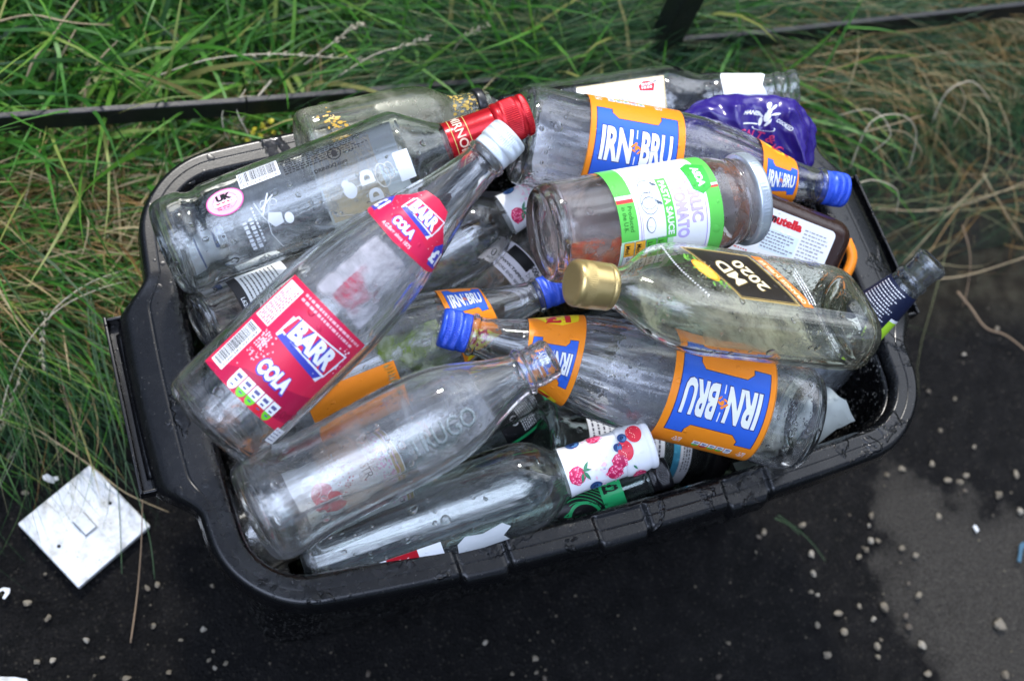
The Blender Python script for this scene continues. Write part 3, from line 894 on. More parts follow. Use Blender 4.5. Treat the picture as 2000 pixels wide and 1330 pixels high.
def box_plastic(dirt=False):
    s = NT('black_box_plastic'); vec = coords(s)
    b = s.N('BsdfPrincipled'); b.inputs['Specular IOR Level'].default_value = .4
    n = s.tex('Noise', 22, vec, Detail=6, Roughness=.55, Distortion=.6)
    wet = s.ramp(n.outputs['Fac'], [(.575, (0, 0, 0)), (.59, (1, 1, 1))])
    n2 = s.tex('Noise', 160, vec, Detail=4); n4 = s.tex('Noise', 700, vec, Detail=2)
    v = s.tex('Voronoi', 310, vec); sp = s.N('SeparateColor'); s.L(v.outputs['Color'], sp.inputs[0])
    spk = s.math('MULTIPLY', s.math('LESS_THAN', v.outputs['Distance'], .17 if not dirt else .30), s.math('GREATER_THAN', sp.outputs[0], .88 if not dirt else .55))
    c = s.mixc(s.math('MULTIPLY', spk, .8 if dirt else .12), (.0036, .0038, .0046), (.30, .29, .27))
    n3 = s.tex('Noise', 30, vec, Detail=7, Roughness=.7)
    dust = s.ramp(n3.outputs['Fac'], [(.5, (0, 0, 0)), (.8, (1, 1, 1))])
    c = s.mixc(s.math('MULTIPLY', dust, .05 if not dirt else .16), c, (.10, .095, .085))
    s.L(c, b.inputs['Base Color'])
    r0 = s.math('ADD', s.math('MULTIPLY', n2.outputs['Fac'], .10), .22)
    r = s.N('MixRGB'); s.L(wet, r.inputs[0]); s.L(r0, r.inputs[1]); r.inputs[2].default_value = (.05, .05, .05, 1)
    s.L(r.outputs[0], b.inputs['Roughness'])
    ht = s.ramp(n.outputs['Fac'], [(.572, (0, 0, 0)), (.60, (.8, .8, .8)), (.66, (1, 1, 1))])
    h = s.math('ADD', s.math('MULTIPLY', ht, .0013), s.math('MULTIPLY', n4.outputs['Fac'], .00003))
    h = s.math('ADD', h, s.math('MULTIPLY', drops_height(s, vec, .25), 1.0))
    bp = s.N('Bump', Strength=1, Distance=1); s.L(h, bp.inputs['Height']); s.L(bp.outputs[0], b.inputs['Normal'])
    s.L(b.outputs[0], s.out.inputs['Surface']); return s.m

plastic = box_plastic(); plastic_dirty = box_plastic(True)
box = bpy.data.objects.new('recycling_box', None); COL.objects.link(box)
tag(box, 'large open black plastic recycling box heaped with glass, wet along its rim', 'recycling box')
def sweep(rows, closed_bottom=False, name='part'):
    V = []; n_ = None
    for d, z, bow in rows:
        o = outline(d); n_ = len(o)
        for x, y in o: V.append(box_pt(x, y, d, z, bow))
    F = grid_faces(len(rows), n_)
    if closed_bottom:
        F.append(tuple(range(n_))[::-1])
    me = mesh_from(V, F, name)
    return me
H = BH
wall = sweep([(.060, .012, .3), (.040, .014, .3), (.033, .03, .4), (.029, .20, .8), (.0265, H - .02, 1), (.0262, H - .010, 1), (.0195, H - .0165, 1), (.0205, H - .10, .8), (.0235, H - .104, .8), (.026, .05, .4), (.028, .03, .3), (.028, .012, .3), (.034, .002, .3), (.06, .002, .3)], name='wall')
bm = bmesh.new(); bm.from_mesh(wall); n_ = len(outline(0)); bm.verts.ensure_lookup_table(); tot = len(bm.verts)
bm.faces.new([bm.verts[i] for i in range(n_)]); bm.faces.new([bm.verts[tot - n_ + i] for i in range(n_)])
bmesh.ops.recalc_face_normals(bm, faces=bm.faces); bm.to_mesh(wall); bm.free()
wall.polygons.foreach_set('use_smooth', [True] * len(wall.polygons))
link('box_wall', wall, plastic_dirty, box)
rim = sweep([(.0265, H - .0085, 1), (.0252, H - .006, 1), (.0246, H - .0042, 1), (.0232, H - .0020, 1), (.0214, H - .0004, 1), (.0205, H, 1), (.0195, H, 1), (.0130, H, 1), (.0126, H, 1), (.0124, H - .0004, 1), (.0120, H - .0004, 1), (.0117, H, 1), (.0112, H, 1),
             (.0060, H, 1), (.0048, H, 1), (.0036, H - .0005, 1), (.0020, H - .0018, 1), (.0009, H - .0034, 1), (.0004, H - .0048, 1), (.0003, H - .0056, 1), (-.0011, H - .0160, 1), (-.0012, H - .017, 1), (-.0004, H - .0182, 1), (.0012, H - .017, 1), (.003, H - .0075, 1), (.0180, H - .0045, 1), (.0235, H - .0095, 1), (.0265, H - .0085, 1)], name='rim')
bm = bmesh.new(); bm.from_mesh(rim); bmesh.ops.remove_doubles(bm, verts=bm.verts, dist=1e-6); bmesh.ops.recalc_face_normals(bm, faces=bm.faces); bm.to_mesh(rim); bm.free()
rim.polygons.foreach_set('use_smooth', [True] * len(rim.polygons))
link('rim', rim, plastic, box)

def bm_box(bm, c, d, mat=None, rot=None, bev=0):
    m = Matrix.Translation(c) @ (rot.to_4x4() if rot else Matrix.Identity(4)) @ Matrix.Diagonal((*d, 1))
    r = bmesh.ops.create_cube(bm, size=1, matrix=m)
    if bev:
        es = list({e for v in r['verts'] for e in v.link_edges})
        bmesh.ops.bevel(bm, geom=es, offset=bev, segments=3, affect='EDGES', profile=.6)
    return r
for sgn in (-1, 1):
    bm = bmesh.new(); x0 = sgn * .3245
    bm_box(bm, (sgn * .3275, -.003, H - .030), (.024, .142, .003), bev=.001)
    bm_box(bm, (sgn * .3405, -.003, H - .0245), (.0026, .146, .014), bev=.0008)
    for yy in (-.0745, .0685): bm_box(bm, (sgn * .3300, yy, H - .0255), (.019, .0026, .012), bev=.0008)
    me = bm_mesh(bm, 'handle', True)
    link('handle', me, plastic, box)
    V, F, P = tube([(sgn * .3305, .056, H - .0265), (sgn * .3302, .02, H - .0255), (sgn * .3305, -.03, H - .0255), (sgn * .3302, -.064, H - .0265)], .0046, seg=12)
    link('handle_grip', mesh_from(V, F), plastic, box)

# ------------------------------------------------------------------ low fence rail behind
iron = simple('black_iron', (.006, .0065, .008), .5, bump=.0006, bscale=180, vary=.4)
fence = bpy.data.objects.new('low_rail_fence', None); COL.objects.link(fence)
tag(fence, 'low black flat-bar iron fence half buried in the grass behind the box', 'fence')
def flatbar(p, q, w, t, name):
    p, q = Vector(p), Vector(q); d = (q - p); L = d.length; d.normalize()
    z = Vector((0, 0, 1)); s_ = d.cross(z).normalized(); u = s_.cross(d)
    R = Matrix((d, s_, u)).transposed(); bm = bmesh.new()
    bm_box(bm, (0, 0, 0), (L, t, w), bev=.0015)
    bmesh.ops.transform(bm, matrix=Matrix.Translation((p + q) / 2) @ R.to_4x4(), verts=bm.verts)
    link(name, bm_mesh(bm, name), iron, fence)
rz = .16
bars = [(-120, 247, .16), (480, 208, .16), (960, 168, .14), (1290, 112, .085)]
pts = [at(x, y, z) for x, y, z in bars]
for a, b_ in zip(pts[:-1], pts[1:]): flatbar(a, b_, .024, .0065, 'rail')
pts2 = [at(x, y, rz) for x, y in ((1300, 90), (1480, 75), (2120, 5))]
for a, b_ in zip(pts2[:-1], pts2[1:]): flatbar(a, b_, .024, .0065, 'rail')
pc = pts2[0]
flatbar((pc.x, pc.y + .006, .0), (pc.x + .002, pc.y + .006, .36), .026, .026, 'post')

# ------------------------------------------------------------------ switch plate
plate_m = simple('white_plate_plastic', (.80, .82, .84), .35, vary=.04)
def speck_white():
    s = NT('white_plate_plastic'); vec = coords(s); b = s.N('BsdfPrincipled', Roughness=.38)
    v = s.tex('Voronoi', 330, vec); sp = s.N('SeparateColor'); s.L(v.outputs['Color'], sp.inputs[0])
    k = s.math('MULTIPLY', s.math('LESS_THAN', v.outputs['Distance'], .22), s.math('GREATER_THAN', sp.outputs[0], .90))
    n = s.tex('Noise', 70, vec, Detail=6, Roughness=.7); st = s.ramp(n.outputs['Fac'], [(.48, (.62, .64, .65)), (.68, (.40, .39, .35))])
    s.L(s.mixc(s.math('MULTIPLY', k, .75), st, (.10, .09, .08)), b.inputs['Base Color'])
    s.L(b.outputs[0], s.out.inputs['Surface']); return s.m
plate_m = speck_white()
plate = bpy.data.objects.new('light_switch_plate', None); COL.objects.link(plate)
tag(plate, 'square white plastic light switch plate lying face up on the asphalt', 'switch plate')
pc_ = (at(172, 912, .008) + at(300, 1028, .008) + at(152, 1140, .008) + at(35, 1022, .008)) / 4
ang = 1.3032 - PI / 4
plate.matrix_world = Matrix.Translation((pc_.x, pc_.y, .0005)) @ Matrix.Rotation(ang, 4, 'Z') @ Matrix.Rotation(.02, 4, 'X')
bm = bmesh.new()
S = .043
for z0, z1, s0, s1 in ((0, .0062, S, S),):
    vs = [bm.verts.new((sx * s0, sy * s0, z)) for z in (z0, z1) for sx, sy in ((-1, -1), (1, -1), (1, 1), (-1, 1))]
bm.free(); bm = bmesh.new(); bm_box(bm, (0, 0, .0042), (.086, .086, .0084), bev=.0018)
me = bm_mesh(bm, 'plate'); pb = link('plate_body', me, plate_m, plate)
for sx in (-1, 1):
    V, F = [], []
    # countersunk screw hole: raised rim, dark bore
    for r, z in ((.0032, .0086), (.0030, .0090), (.0024, .0090), (.0017, .0087)):
        for j in range(20): a = 2 * PI * j / 20; V.append((sx * .0302 + r * math.cos(a), r * math.sin(a), z))
    F = grid_faces(4, 20); link('screw_hole', mesh_from(V, F), plate_m, plate)
    V = [(sx * .0302 + .0019 * math.cos(2 * PI * j / 20), .0019 * math.sin(2 * PI * j / 20), .00885) for j in range(20)]
    link('screw_bore', mesh_from(V, [tuple(range(20))]), simple('dark_bore', (.01, .01, .01), .8), plate)
bm = bmesh.new(); bm_box(bm, (0, 0, .0088), (.0160, .0215, .0012), bev=.0005); link('rocker_surround', bm_mesh(bm), plate_m, plate)
bm = bmesh.new(); bm_box(bm, (0, 0, .0092), (.0136, .0198, .0008)); link('rocker_gap', bm_mesh(bm), simple('shadow_gap', (.06, .06, .06), .8), plate)
bm = bmesh.new(); bm_box(bm, (0, 0, .0108), (.0120, .0185, .0040), rot=Matrix.Rotation(.13, 3, 'X'), bev=.0007); link('rocker', bm_mesh(bm), plate_m, plate)

# ------------------------------------------------------------------ pebbles and chips
stone_ms = [simple('pale_stone', c, .75, bump=.001, bscale=300, vary=.35, nscale=120) for c in ((.17, .145, .105), (.12, .10, .07), (.24, .215, .17), (.08, .065, .048))]
def stone(px, py, size, idx):
    p = at(px, py, .003); r = size * .5 * (CAM_C - p).length / FPX * 1.28
    bm = bmesh.new(); bmesh.ops.create_icosphere(bm, subdivisions=4, radius=1)
    rr = random.Random(idx * 31 + 5); o = Vector((rr.uniform(0, 99), rr.uniform(0, 99), 0))
    sx, sy, sz = rr.uniform(.75, 1.25), rr.uniform(.7, 1.0), rr.uniform(.45, .7)
    planes = [Vector((rr.gauss(0, 1), rr.gauss(0, 1), rr.gauss(.3, .8))).normalized() for _ in range(11)]
    for v in bm.verts:
        d = v.co.normalized(); f = 1.0
        for q in planes:
            k = d.dot(q)
            if k > .4: f = min(f, .56 / k)
        f += noise.noise(d * 2.2 + o) * .16 + noise.noise(d * 6 + o) * .05
        v.co = d * f; v.co.x *= sx * r; v.co.y *= sy * r; v.co.z *= sz * r
    me = bm_mesh(bm, 'stone', True)
    ob = link('pebble', me, stone_ms[rr.choice([0, 0, 1, 2, 1, 3])]); ob.location = (p.x, p.y, r * sz * .45 - .001); ob.rotation_euler = (0, 0, rr.uniform(0, 6.28))
    return ob
ST = [(36,846,10),(53,852,8),(19,889,14),(38,925,9),(48,960,12),(87,1119,8),(54,1176,14),(94,1204,15),(169,1248,10),(73,1291,13),(103,1288,12),(198,1283,8),(245,1323,14),
(286,1145,10),(306,1141,11),(415,1142,10),(299,1220,11),(397,1227,14),(352,1248,9),(416,1270,8),(407,1288,9),(441,1294,11),(419,1303,9),(329,1312,10),
(1494,1039,13),(1485,1047,10),(1570,1024,13),(1479,1076,6),(1586,1081,13),(1702,1054,14),(1718,1055,12),(1695,1071,11),(1680,1086,12),(1591,1117,12),(1587,1154,10),(1600,1160,7),
(1641,1197,16),(1681,1181,9),(1731,1186,16),(1709,1207,12),(1771,1202,12),(1779,1223,16),(1599,1218,12),(1652,1231,14),(1723,1248,9),(1717,1261,12),(1803,1257,15),(1618,1277,16),
(1718,1281,11),(1817,1314,13),(1796,1162,15),(1777,1138,11),(1790,1083,14),(1765,1068,12),(1736,926,12),(1764,914,10),(1823,905,13),(1854,937,13),(1878,939,12),(1891,927,13),
(1888,957,9),(1953,965,16),(1988,925,12),(1995,997,14),(1836,1008,12),(1704,1005,11),(1700,1024,9),(1967,1315,15),(1953,1220,26),(1406,1320,12),(1424,1254,9),(1816,763,9),(1868,777,9),
(720,1314,12),(948,1254,11),(1046,1284,12),(1002,1314,11),(1065,1323,12),(1049,1312,9),(1906,870,8),(1840,840,8),(1950,640,12),(1885,690,9)]
for i, (x, y, sz) in enumerate(ST):
    o = stone(x, y, sz, i)
    if x < 500: g, l = 'pebbles on the asphalt left of the box', 'small pale pebble on the dark asphalt to the left of the black box'
    elif x < 1300: g, l = 'pebbles in front of the box', 'small pale pebble on the dark asphalt in front of the black box'
    elif y < 1000: g, l = 'pebbles right of the box', 'small dull pebble on the asphalt to the right of the box near the verge'
    else: g, l = 'pebbles at the lower right', 'small pale pebble on the asphalt below and right of the box front corner'
    if (x, y) == (1953, 1220): g, l = None, 'largest pebble, dark and squarish, in the dried grey patch at the lower right'
    tag(o, l, 'pebble', g)
# tiny grit nobody could count
def grit():
    V, F = [], []
    rr = random.Random(9)
    for i in range(1100):
        x, y = rr.uniform(-.65, .95), rr.uniform(-.55, .16)
        if abs(x) < .27 and abs(y) < .17: continue
        r = rr.choice([.0004, .0005, .0007, .0007, .001, .0016]); o = len(V)
        for k in range(6):
            d = Vector(((1, 0, 0), (-1, 0, 0), (0, 1, 0), (0, -1, 0), (0, 0, 1), (0, 0, -1))[k]) * r * rr.uniform(.6, 1.3)
            V.append((x + d.x, y + d.y, r * .3 + d.z))
        for a, b_, c in ((0, 2, 4), (2, 1, 4), (1, 3, 4), (3, 0, 4), (2, 0, 5), (1, 2, 5), (3, 1, 5), (0, 3, 5)): F.append((o + a, o + b_, o + c))
    o = link('grit', mesh_from(V, F, smooth=False), stone_ms[1]); tag(o, 'fine pale grit speckled over the dark asphalt', 'grit', kind='stuff')
grit()
def chip(pts, z, label, mat):
    bm = bmesh.new(); vs = [bm.verts.new(at(x, y, z)) for x, y in pts]; f = bm.faces.new(vs)
    r = bmesh.ops.extrude_face_region(bm, geom=[f]); bmesh.ops.translate(bm, verts=[v for v in r['geom'] if isinstance(v, bmesh.types.BMVert)], vec=(0, 0, .0015))
    bmesh.ops.recalc_face_normals(bm, faces=bm.faces)
    o = link('litter_scrap', bm_mesh(bm), mat); tag(o, label, 'scrap'); return o
chip([(83, 930), (92, 926), (103, 932), (113, 931), (116, 937), (108, 939), (106, 944), (95, 942), (84, 936)], .002, 'torn white scrap on the asphalt above the switch plate', plate_m)
chip([(-4, 1152), (8, 1147), (20, 1149), (19, 1158), (10, 1170), (5, 1168), (11, 1157), (6, 1153), (-4, 1158)], .002, 'hooked white plastic scrap at the left edge below the switch plate', plate_m)
chip([(-8, 1321), (30, 1322), (52, 1326), (60, 1336), (-8, 1338)], .003, 'white card corner lying at the bottom left of the asphalt', plate_m)
chip([(1899, 1028), (1904, 1025), (1911, 1036), (1907, 1040)], .002, 'small white fragment on the dried grey patch', plate_m)
chip([(1990, 1064), (1997, 1058), (2003, 1062), (1996, 1075), (1993, 1098), (1986, 1096), (1989, 1080)], .002, 'pale blue paper fragment at the right edge of the asphalt', paint((.04, .10, .15), wet=0))

def weed():
    V, F = [], []; rr = random.Random(77); pts = [(492, 262), (500, 250), (512, 244), (522, 252), (508, 266), (528, 240), (538, 262), (486, 274), (516, 274)]
    fm = simple('yellow_petals', (.60, .50, .03), .6)
    root = bpy.data.objects.new('yellow_weed', None); COL.objects.link(root); base = at(510, 300, .06); root.location = base
    tag(root, 'small yellow-flowered weed in the grass behind the back left rim', 'weed')
    for x, y in pts:
        c = at(x + rr.uniform(-4, 4), y + rr.uniform(-4, 4), .13) - base; V2, F2, _ = tube([(0, 0, 0), tuple(c * .5 + Vector((0, 0, .01))), tuple(c)], .0006, seg=5); o = len(V); V += V2; F += [tuple(o + i for i in f) for f in F2]
        bm = bmesh.new(); bmesh.ops.create_icosphere(bm, subdivisions=1, radius=1)
        for v in bm.verts: v.co = Vector((v.co.x * .0032, v.co.y * .0032, v.co.z * .0018)) * rr.uniform(.7, 1.3) + c
        link('flower', bm_mesh(bm), fm, root)
    link('stems', mesh_from(V, F), simple('weed_stem', (.05, .12, .03), .6), root)
weed()
# ------------------------------------------------------------------ single stalks that stand out
for args in [
 ([(-30, 770, .03), (90, 850, .03), (175, 908, .02), (245, 962, .015), (330, 1000, .004)], .0009, straw, 'long straw-coloured stalk bending down past the top corner of the switch plate', 0),
 ([(0, 820, .05), (20, 740, .07), (60, 660, .09), (120, 600, .10), (200, 562, .10), (260, 548, .08)], .0008, pale_straw, 'arched stalk with a pale seed head hanging at the far left edge', .0),
 ([(40, 730, .07), (20, 790, .05), (3, 830, .03)], .0007, pale_straw, 'drooping pale seed head at the far left above the asphalt', .9),
 ([(88, 620, .09), (82, 670, .08), (84, 715, .07)], .0006, pale_straw, 'short hanging seed head left of the box handle', .9),
 ([(300, 152, .14), (400, 118, .16), (520, 106, .17), (640, 112, .17), (740, 118, .16)], .0008, pale_straw, 'pale seed head arching above the rail at the back left', .62),
 ([(310, 158, .12), (420, 164, .13), (520, 160, .12)], .0006, pale_straw, 'thin bleached straw lying flat over the rail at the back left', 0),
 ([(590, 130, .14), (640, 92, .17), (680, 62, .18), (705, 48, .18)], .0008, pale_straw, 'pale feathery seed head pointing up right behind the rail', .6),
 ([(660, 150, .16), (730, 108, .18), (790, 90, .18), (830, 76, .18)], .0008, pale_straw, 'brown-tipped seed head above the vodka bottle', .5),
 ([(880, 110, .14), (905, 75, .17), (950, 50, .17)], .0007, pale_straw, 'short pale seed head in the grass at the top centre', .6),
 ([(470, 300, .10), (440, 262, .14), (436, 215, .16), (470, 190, .16), (520, 195, .15), (532, 230, .12)], .0007, pale_straw, 'curled pale blade looping over the back left rim corner', 0),
 ([(500, 290, .12), (478, 250, .15), (462, 210, .16), (480, 175, .16)], .0009, pale_straw, 'curled pale blade beside the loop at the back left rim', 0),
 ([(452, 290, .08), (470, 240, .12), (500, 195, .14), (530, 158, .15)], .0022, pale_straw, 'broad dead leaf blade standing behind the back left rim', 0),
 ([(1600, 420, .14), (1640, 380, .18), (1700, 352, .19), (1752, 372, .18), (1750, 420, .15)], .0008, pale_straw, 'curled pale blade arching right of the blue bottle cap', 0),
 ([(1660, 330, .14), (1700, 240, .19), (1760, 225, .19), (1790, 260, .17), (1775, 330, .14)], .0008, pale_straw, 'high curled pale blade in the tuft right of the box', 0),
 ([(1700, 300, .14), (1740, 262, .17), (1705, 215, .18), (1640, 225, .17)], .0007, pale_straw, 'pale blade curling left in the tuft right of the box', 0),
 ([(1770, 330, .12), (1800, 300, .16), (1770, 260, .18), (1720, 255, .17)], .0007, straw, 'tan blade curling over in the tuft right of the box', 0),
 ([(1820, 240, .12), (1850, 180, .16), (1900, 160, .17), (1935, 200, .15)], .0009, pale_straw, 'pale blade hooped high at the right of the verge', 0),
 ([(1860, 250, .12), (1885, 200, .15), (1870, 160, .16)], .0008, straw, 'tan blade standing at the right of the verge', 0),
 ([(1640, 270, .13), (1720, 250, .15), (1805, 225, .15)], .0009, straw, 'straight tan straw slanting up right of the crisp bag', 0),
 ([(1680, 405, .05), (1800, 412, .07), (1900, 395, .09), (2010, 352, .12)], .0009, straw, 'long tan straw crossing the dark verge at the right', 0),
 ([(1740, 530, .04), (1820, 450, .08), (1905, 370, .11), (1990, 270, .14)], .0008, green_stem, 'long green stem rising to the upper right from behind the open bottle neck', 0),
 ([(1760, 520, .04), (1850, 420, .08), (1930, 340, .1)], .0008, straw, 'tan straw rising beside the long green stem', 0),
 ([(1920, 340, .08), (1960, 410, .06), (2000, 470, .03)], .0011, straw, 'stiff grey straw leaning down at the right edge', 0),
 ([(1835, 545, .03), (1900, 535, .03), (2010, 500, .05)], .0011, straw, 'pale stalk running right from the mouth of the open bottle', 0),
 ([(1870, 570, .02), (1895, 600, .015), (1925, 640, .012), (1965, 655, .01), (2010, 690, .01)], .0016, brown_straw, 'gnarled brown twig on the soil at the right edge', 0),
 ([(1880, 440, .05), (1895, 500, .04), (1890, 560, .02), (1880, 600, .01)], .0008, brown_straw, 'thin brown stem hanging down towards the twig at the right', 0),
 ([(1520, 1006, .02), (1560, 1035, .008), (1590, 1065, .004), (1612, 1096, .003)], .0005, green_stem, 'thin green stem lying on the asphalt in front of the box corner', 0),
 ([(1514, 1012, .012), (1540, 1024, .006), (1562, 1044, .004)], .0007, green_stem, 'short forked green stem by the box corner', 0),
 ([(255, 1255, .004), (268, 1160, .01), (276, 1060, .03), (278, 980, .05), (280, 930, .06)], .0008, brown_straw, 'thin brown stalk running down the asphalt below the box handle', 0),
 ([(170, 560, .09), (175, 640, .09), (196, 760, .07), (218, 860, .05), (232, 980, .03), (238, 1120, .02)], .0008, green_stem, 'long green blade drooping across the right side of the switch plate', 0),
 ([(176, 560, .09), (186, 680, .09), (214, 800, .07), (252, 920, .05), (290, 1040, .03), (302, 1130, .015)], .0007, green_stem, 'long green blade falling past the right corner of the switch plate', 0),
 ([(182, 590, .09), (200, 700, .09), (240, 840, .06), (246, 960, .04)], .0007, green_stem, 'long green blade hanging beside the box handle', 0),
 ([(30, 740, .05), (110, 820, .05), (200, 900, .04), (260, 960, .03)], .0006, green_stem, 'fine green blade slanting down above the switch plate', 0),
 ([(110, 680, .06), (125, 760, .05), (150, 870, .03), (155, 920, .02)], .0008, brown_straw, 'brown stalk ending above the switch plate corner', 0),
 ([(40, 220, .10), (60, 130, .14), (110, 60, .16), (160, -10, .18)], .0016, straw, 'thick yellowed stalk standing at the top left', 0),
 ([(80, 190, .10), (120, 110, .14), (150, 55, .16)], .0016, straw, 'second yellowed stalk beside the first at the top left', 0),
 ([(-10, 45, .16), (60, 30, .17), (140, 45, .17), (220, 50, .15)], .0012, straw, 'yellow stalk lying across the top left corner', 0),
 ([(150, 250, .10), (180, 140, .14), (230, 80, .16)], .0014, straw, 'leaning tan stalk right of the thick yellowed stalks', 0),
 ([(120, 430, .08), (180, 450, .09), (280, 500, .07)], .0012, pale_straw, 'pale straw slanting down to the left rim', 0),
 ([(90, 640, .08), (110, 600, .10), (180, 550, .10), (270, 520, .08)], .0009, pale_straw, 'pale bent straw left of the box handle', 0),
]:
    stalk(*args)

# ================================================================== BOTTLES
P = paint
W_, K_, O_, B_, R_d, PK, DP, LV, GR, YL, GY, GD, NV = [P(c) for c in (WHITE, BLACK, ORANGE, BLUE, RED, PINK, DPINK, LAV, GREEN, YELLOW, GREY, GOLD, NAVY)]
g_clear = glass('clear_glass', (.996, .999, .997), fog=.06, drops=1.0)
g_wet = glass('wet_clear_glass', (.996, .999, .997), fog=.07, drops=1.3, cond=1.0)
g_green = glass('greenish_clear_glass', (.982, .994, .986), fog=.04, drops=1.2)
g_cola = glass('hazy_clear_glass', (.995, .999, .996), fog=.10, drops=.5, dirt=((.86, .84, .88), .07, 13))
g_hazy = glass('hazy_glass', (.988, .995, .990), fog=.12, drops=.5, dirt=((.84, .84, .88), .085, 10))
g_sauce = glass('sauce_smeared_glass', (.996, .996, .992), fog=.14, drops=.8, cond=.7, dirt=((.86, .66, .60), .10, 11))
g_milky = glass('frosted_dirty_glass', (.97, .98, .94), fog=.5, drops=.3, cond=.6, dirt=((.56, .54, .42), .35, 22))
g_flask = glass('flask_glass', (.988, .988, .945), fog=.03, drops=1.4, cond=.8, dirt=((.90, .92, .74), .07, 14))
g_wavy = glass('wavy_clear_glass', (.945, .965, .955), fog=.03, drops=1.3)
g_dark = glass('dark_green_glass', (.10, .14, .09), fog=.05, drops=1.0)
g_smoke = glass('smoky_glass', (.80, .86, .84), fog=.1, drops=1.3, cond=1.0)
g_blue = glass('blueish_clear_glass', (.955, .978, .995), fog=.04, drops=1.0)
blue_cap = simple('blue_cap_lacquer', (.025, .085, .60), .26, bump=.00015, bscale=400, vary=.15, metal=.15)
white_cap = simple('white_cap_metal', (.66, .72, .76), .35, metal=.35, bump=.0002, bscale=300, vary=.08)
red_cap = simple('red_cap_foil', (.50, .008, .016), .26, metal=.45, bump=.0001, bscale=300, vary=.1)
gold_cap = simple('gold_cap_foil', (.62, .46, .19), .30, metal=.75, bump=.0003, bscale=60, vary=.08)
silver_lid = simple('silver_lid', (.55, .62, .68), .28, metal=.6, bump=.0002, bscale=90, vary=.06)
black_cap = simple('black_cap', (.010, .010, .012), .30, bump=.0001, bscale=300)
fruit_cap = paint((.80, .82, .86), .25, .3)

def flutes(zones):
    def f(t, ph):
        m = 0
        for t0, t1, cnt, tw, amp in zones:
            if t0 < t < t1:
                e = sstep(t0, t0 + 8, t) * (1 - sstep(t1 - 12, t1, t)); m -= amp * e * abs(math.cos(cnt * .5 * ph + tw * t))
        return m
    return f
IRN = [(9, .1), (7, 20), (2, 29), (1, 37), (5, 42), (14, 44.5), (30, 44.5), (60, 44.5), (150, 44.5), (172, 43.5), (195, 40), (215, 34.5), (235, 27.5), (255, 20.8), (275, 16.5), (284, 15.2), (286, 17.4), (289.5, 17.4), (291, 13.8), (309, 13.5), (310, 11.5)]
def irn_cap(b):
    return cap_on(b, 'screw_cap', [(290.5, 15.4), (296, 15.6), (297.2, 15.0), (298.5, 16.2), (311, 15.9), (313.2, 14.8), (313.6, 12.5)], blue_cap, [(291, 296, 60, .9), (299.5, 304.5, 60, 1.3), (306, 310.5, 60, 1.3)])
def irn_art(art, L=85, x0=0, half=46, s=1.0, neck=False):
    if not neck:
        art.rect(x0, -60, x0 + L, 70, O_, 0)
        art.rect(x0 + .1, -60, x0 + 1.0, 70, P((.55, .18, .02)), 1)
    # blue I-shaped block, outlined dark
    def ib(g, m, l):
        pts = [(6 - g, -33 - g), (19 + g, -33 - g), (19 + g, -29), (25, -23 - g), (60, -23 - g), (64 - g, -29), (64 - g, -33 - g), (78 + g, -33 - g),
               (78 + g, 33 + g), (64 - g, 33 + g), (64 - g, 29), (60, 23 + g), (25, 23 + g), (19 + g, 29), (19 + g, 33 + g), (6 - g, 33 + g)]
        art.poly([(x0 + x * s, y * s) for x, y in pts], m, l)
    ib(.7, P((.02, .02, .10)), 1); ib(0, B_, 2)
    for txt, cx in (('IRN', 24.5), ('BRU', 60)):
        art.text(txt, x0 + cx * s, 0, 29 * s, 31 * s, P((.02, .02, .10)), 3, .06)
        art.text(txt, x0 + cx * s, 0, 27.6 * s, 29.6 * s, W_, 4, .04)
    # small orange device between the words, with its tiny motto above and below
    for dx, dy, rx, ry, an in ((-3, 1, 2.6, 1.0, .7), (2, 0, 2.4, 1.0, -.6), (-.5, 3, 1.3, 1.3, 0), (-2, -3, 2.2, .8, -.5), (2.6, -4, 2.2, .8, .9), (0, -.5, 1.5, 2.2, 0)):
        art.ell(x0 + (42 + dx) * s, dy * s, rx * s, ry * s, O_, 5, 10, an)
    art.rect(x0 + 41.3 * s, 7 * s, x0 + 42.2 * s, 15 * s, W_, 4); art.rect(x0 + 41.3 * s, -15 * s, x0 + 42.2 * s, -8 * s, W_, 4)
def nutri(art, cx, cy_, s=1.0, ang=0, cols=('w', 'g', 'g', 'r', 'g'), w=6.2, h=9):
    cm = {'w': W_, 'g': P((.16, .60, .03)), 'r': R_d, 'a': P((.85, .45, .02))}
    c, q = math.cos(ang), math.sin(ang)
    for i, k in enumerate(cols):
        dx = (i - 2) * (w + .9) * s
        def pt(x, y): return (cx + (x * c - y * q), cy_ + (x * q + y * c))
        def rr(x0, y0, x1, y1, m, l): art.poly([pt(x0, y0), pt(x1, y0), pt(x1, y1), pt(x0, y1)], m, l)
        art.ell(*pt(dx, h * .25 * s), w * .5 * s, h * .36 * s, cm[k], 3, 14, ang)
        rr(dx - w * .5 * s, -h * .45 * s, dx + w * .5 * s, h * .2 * s, W_, 4)
        rr(dx - w * .3 * s, -h * .28 * s, dx + w * .3 * s, -h * .1 * s, P((.1, .1, .25)), 5); rr(dx - w * .2 * s, h * .02 * s, dx + w * .2 * s, h * .12 * s, P((.1, .1, .25)), 5)
        rr(dx - w * .2 * s, h * .32 * s, dx + w * .2 * s, h * .4 * s, P((.1, .1, .25)), 5)

def pound(art, cx, cy_, w, h, m, l, ang=0, bold=.05, txt='£1', edge=None):
    if edge: art.text(txt, cx, cy_, w * 1.14, h * 1.12, edge, l - .5, bold + .05, ang)
    art.text(txt, cx, cy_, w, h, m, l, bold, ang)

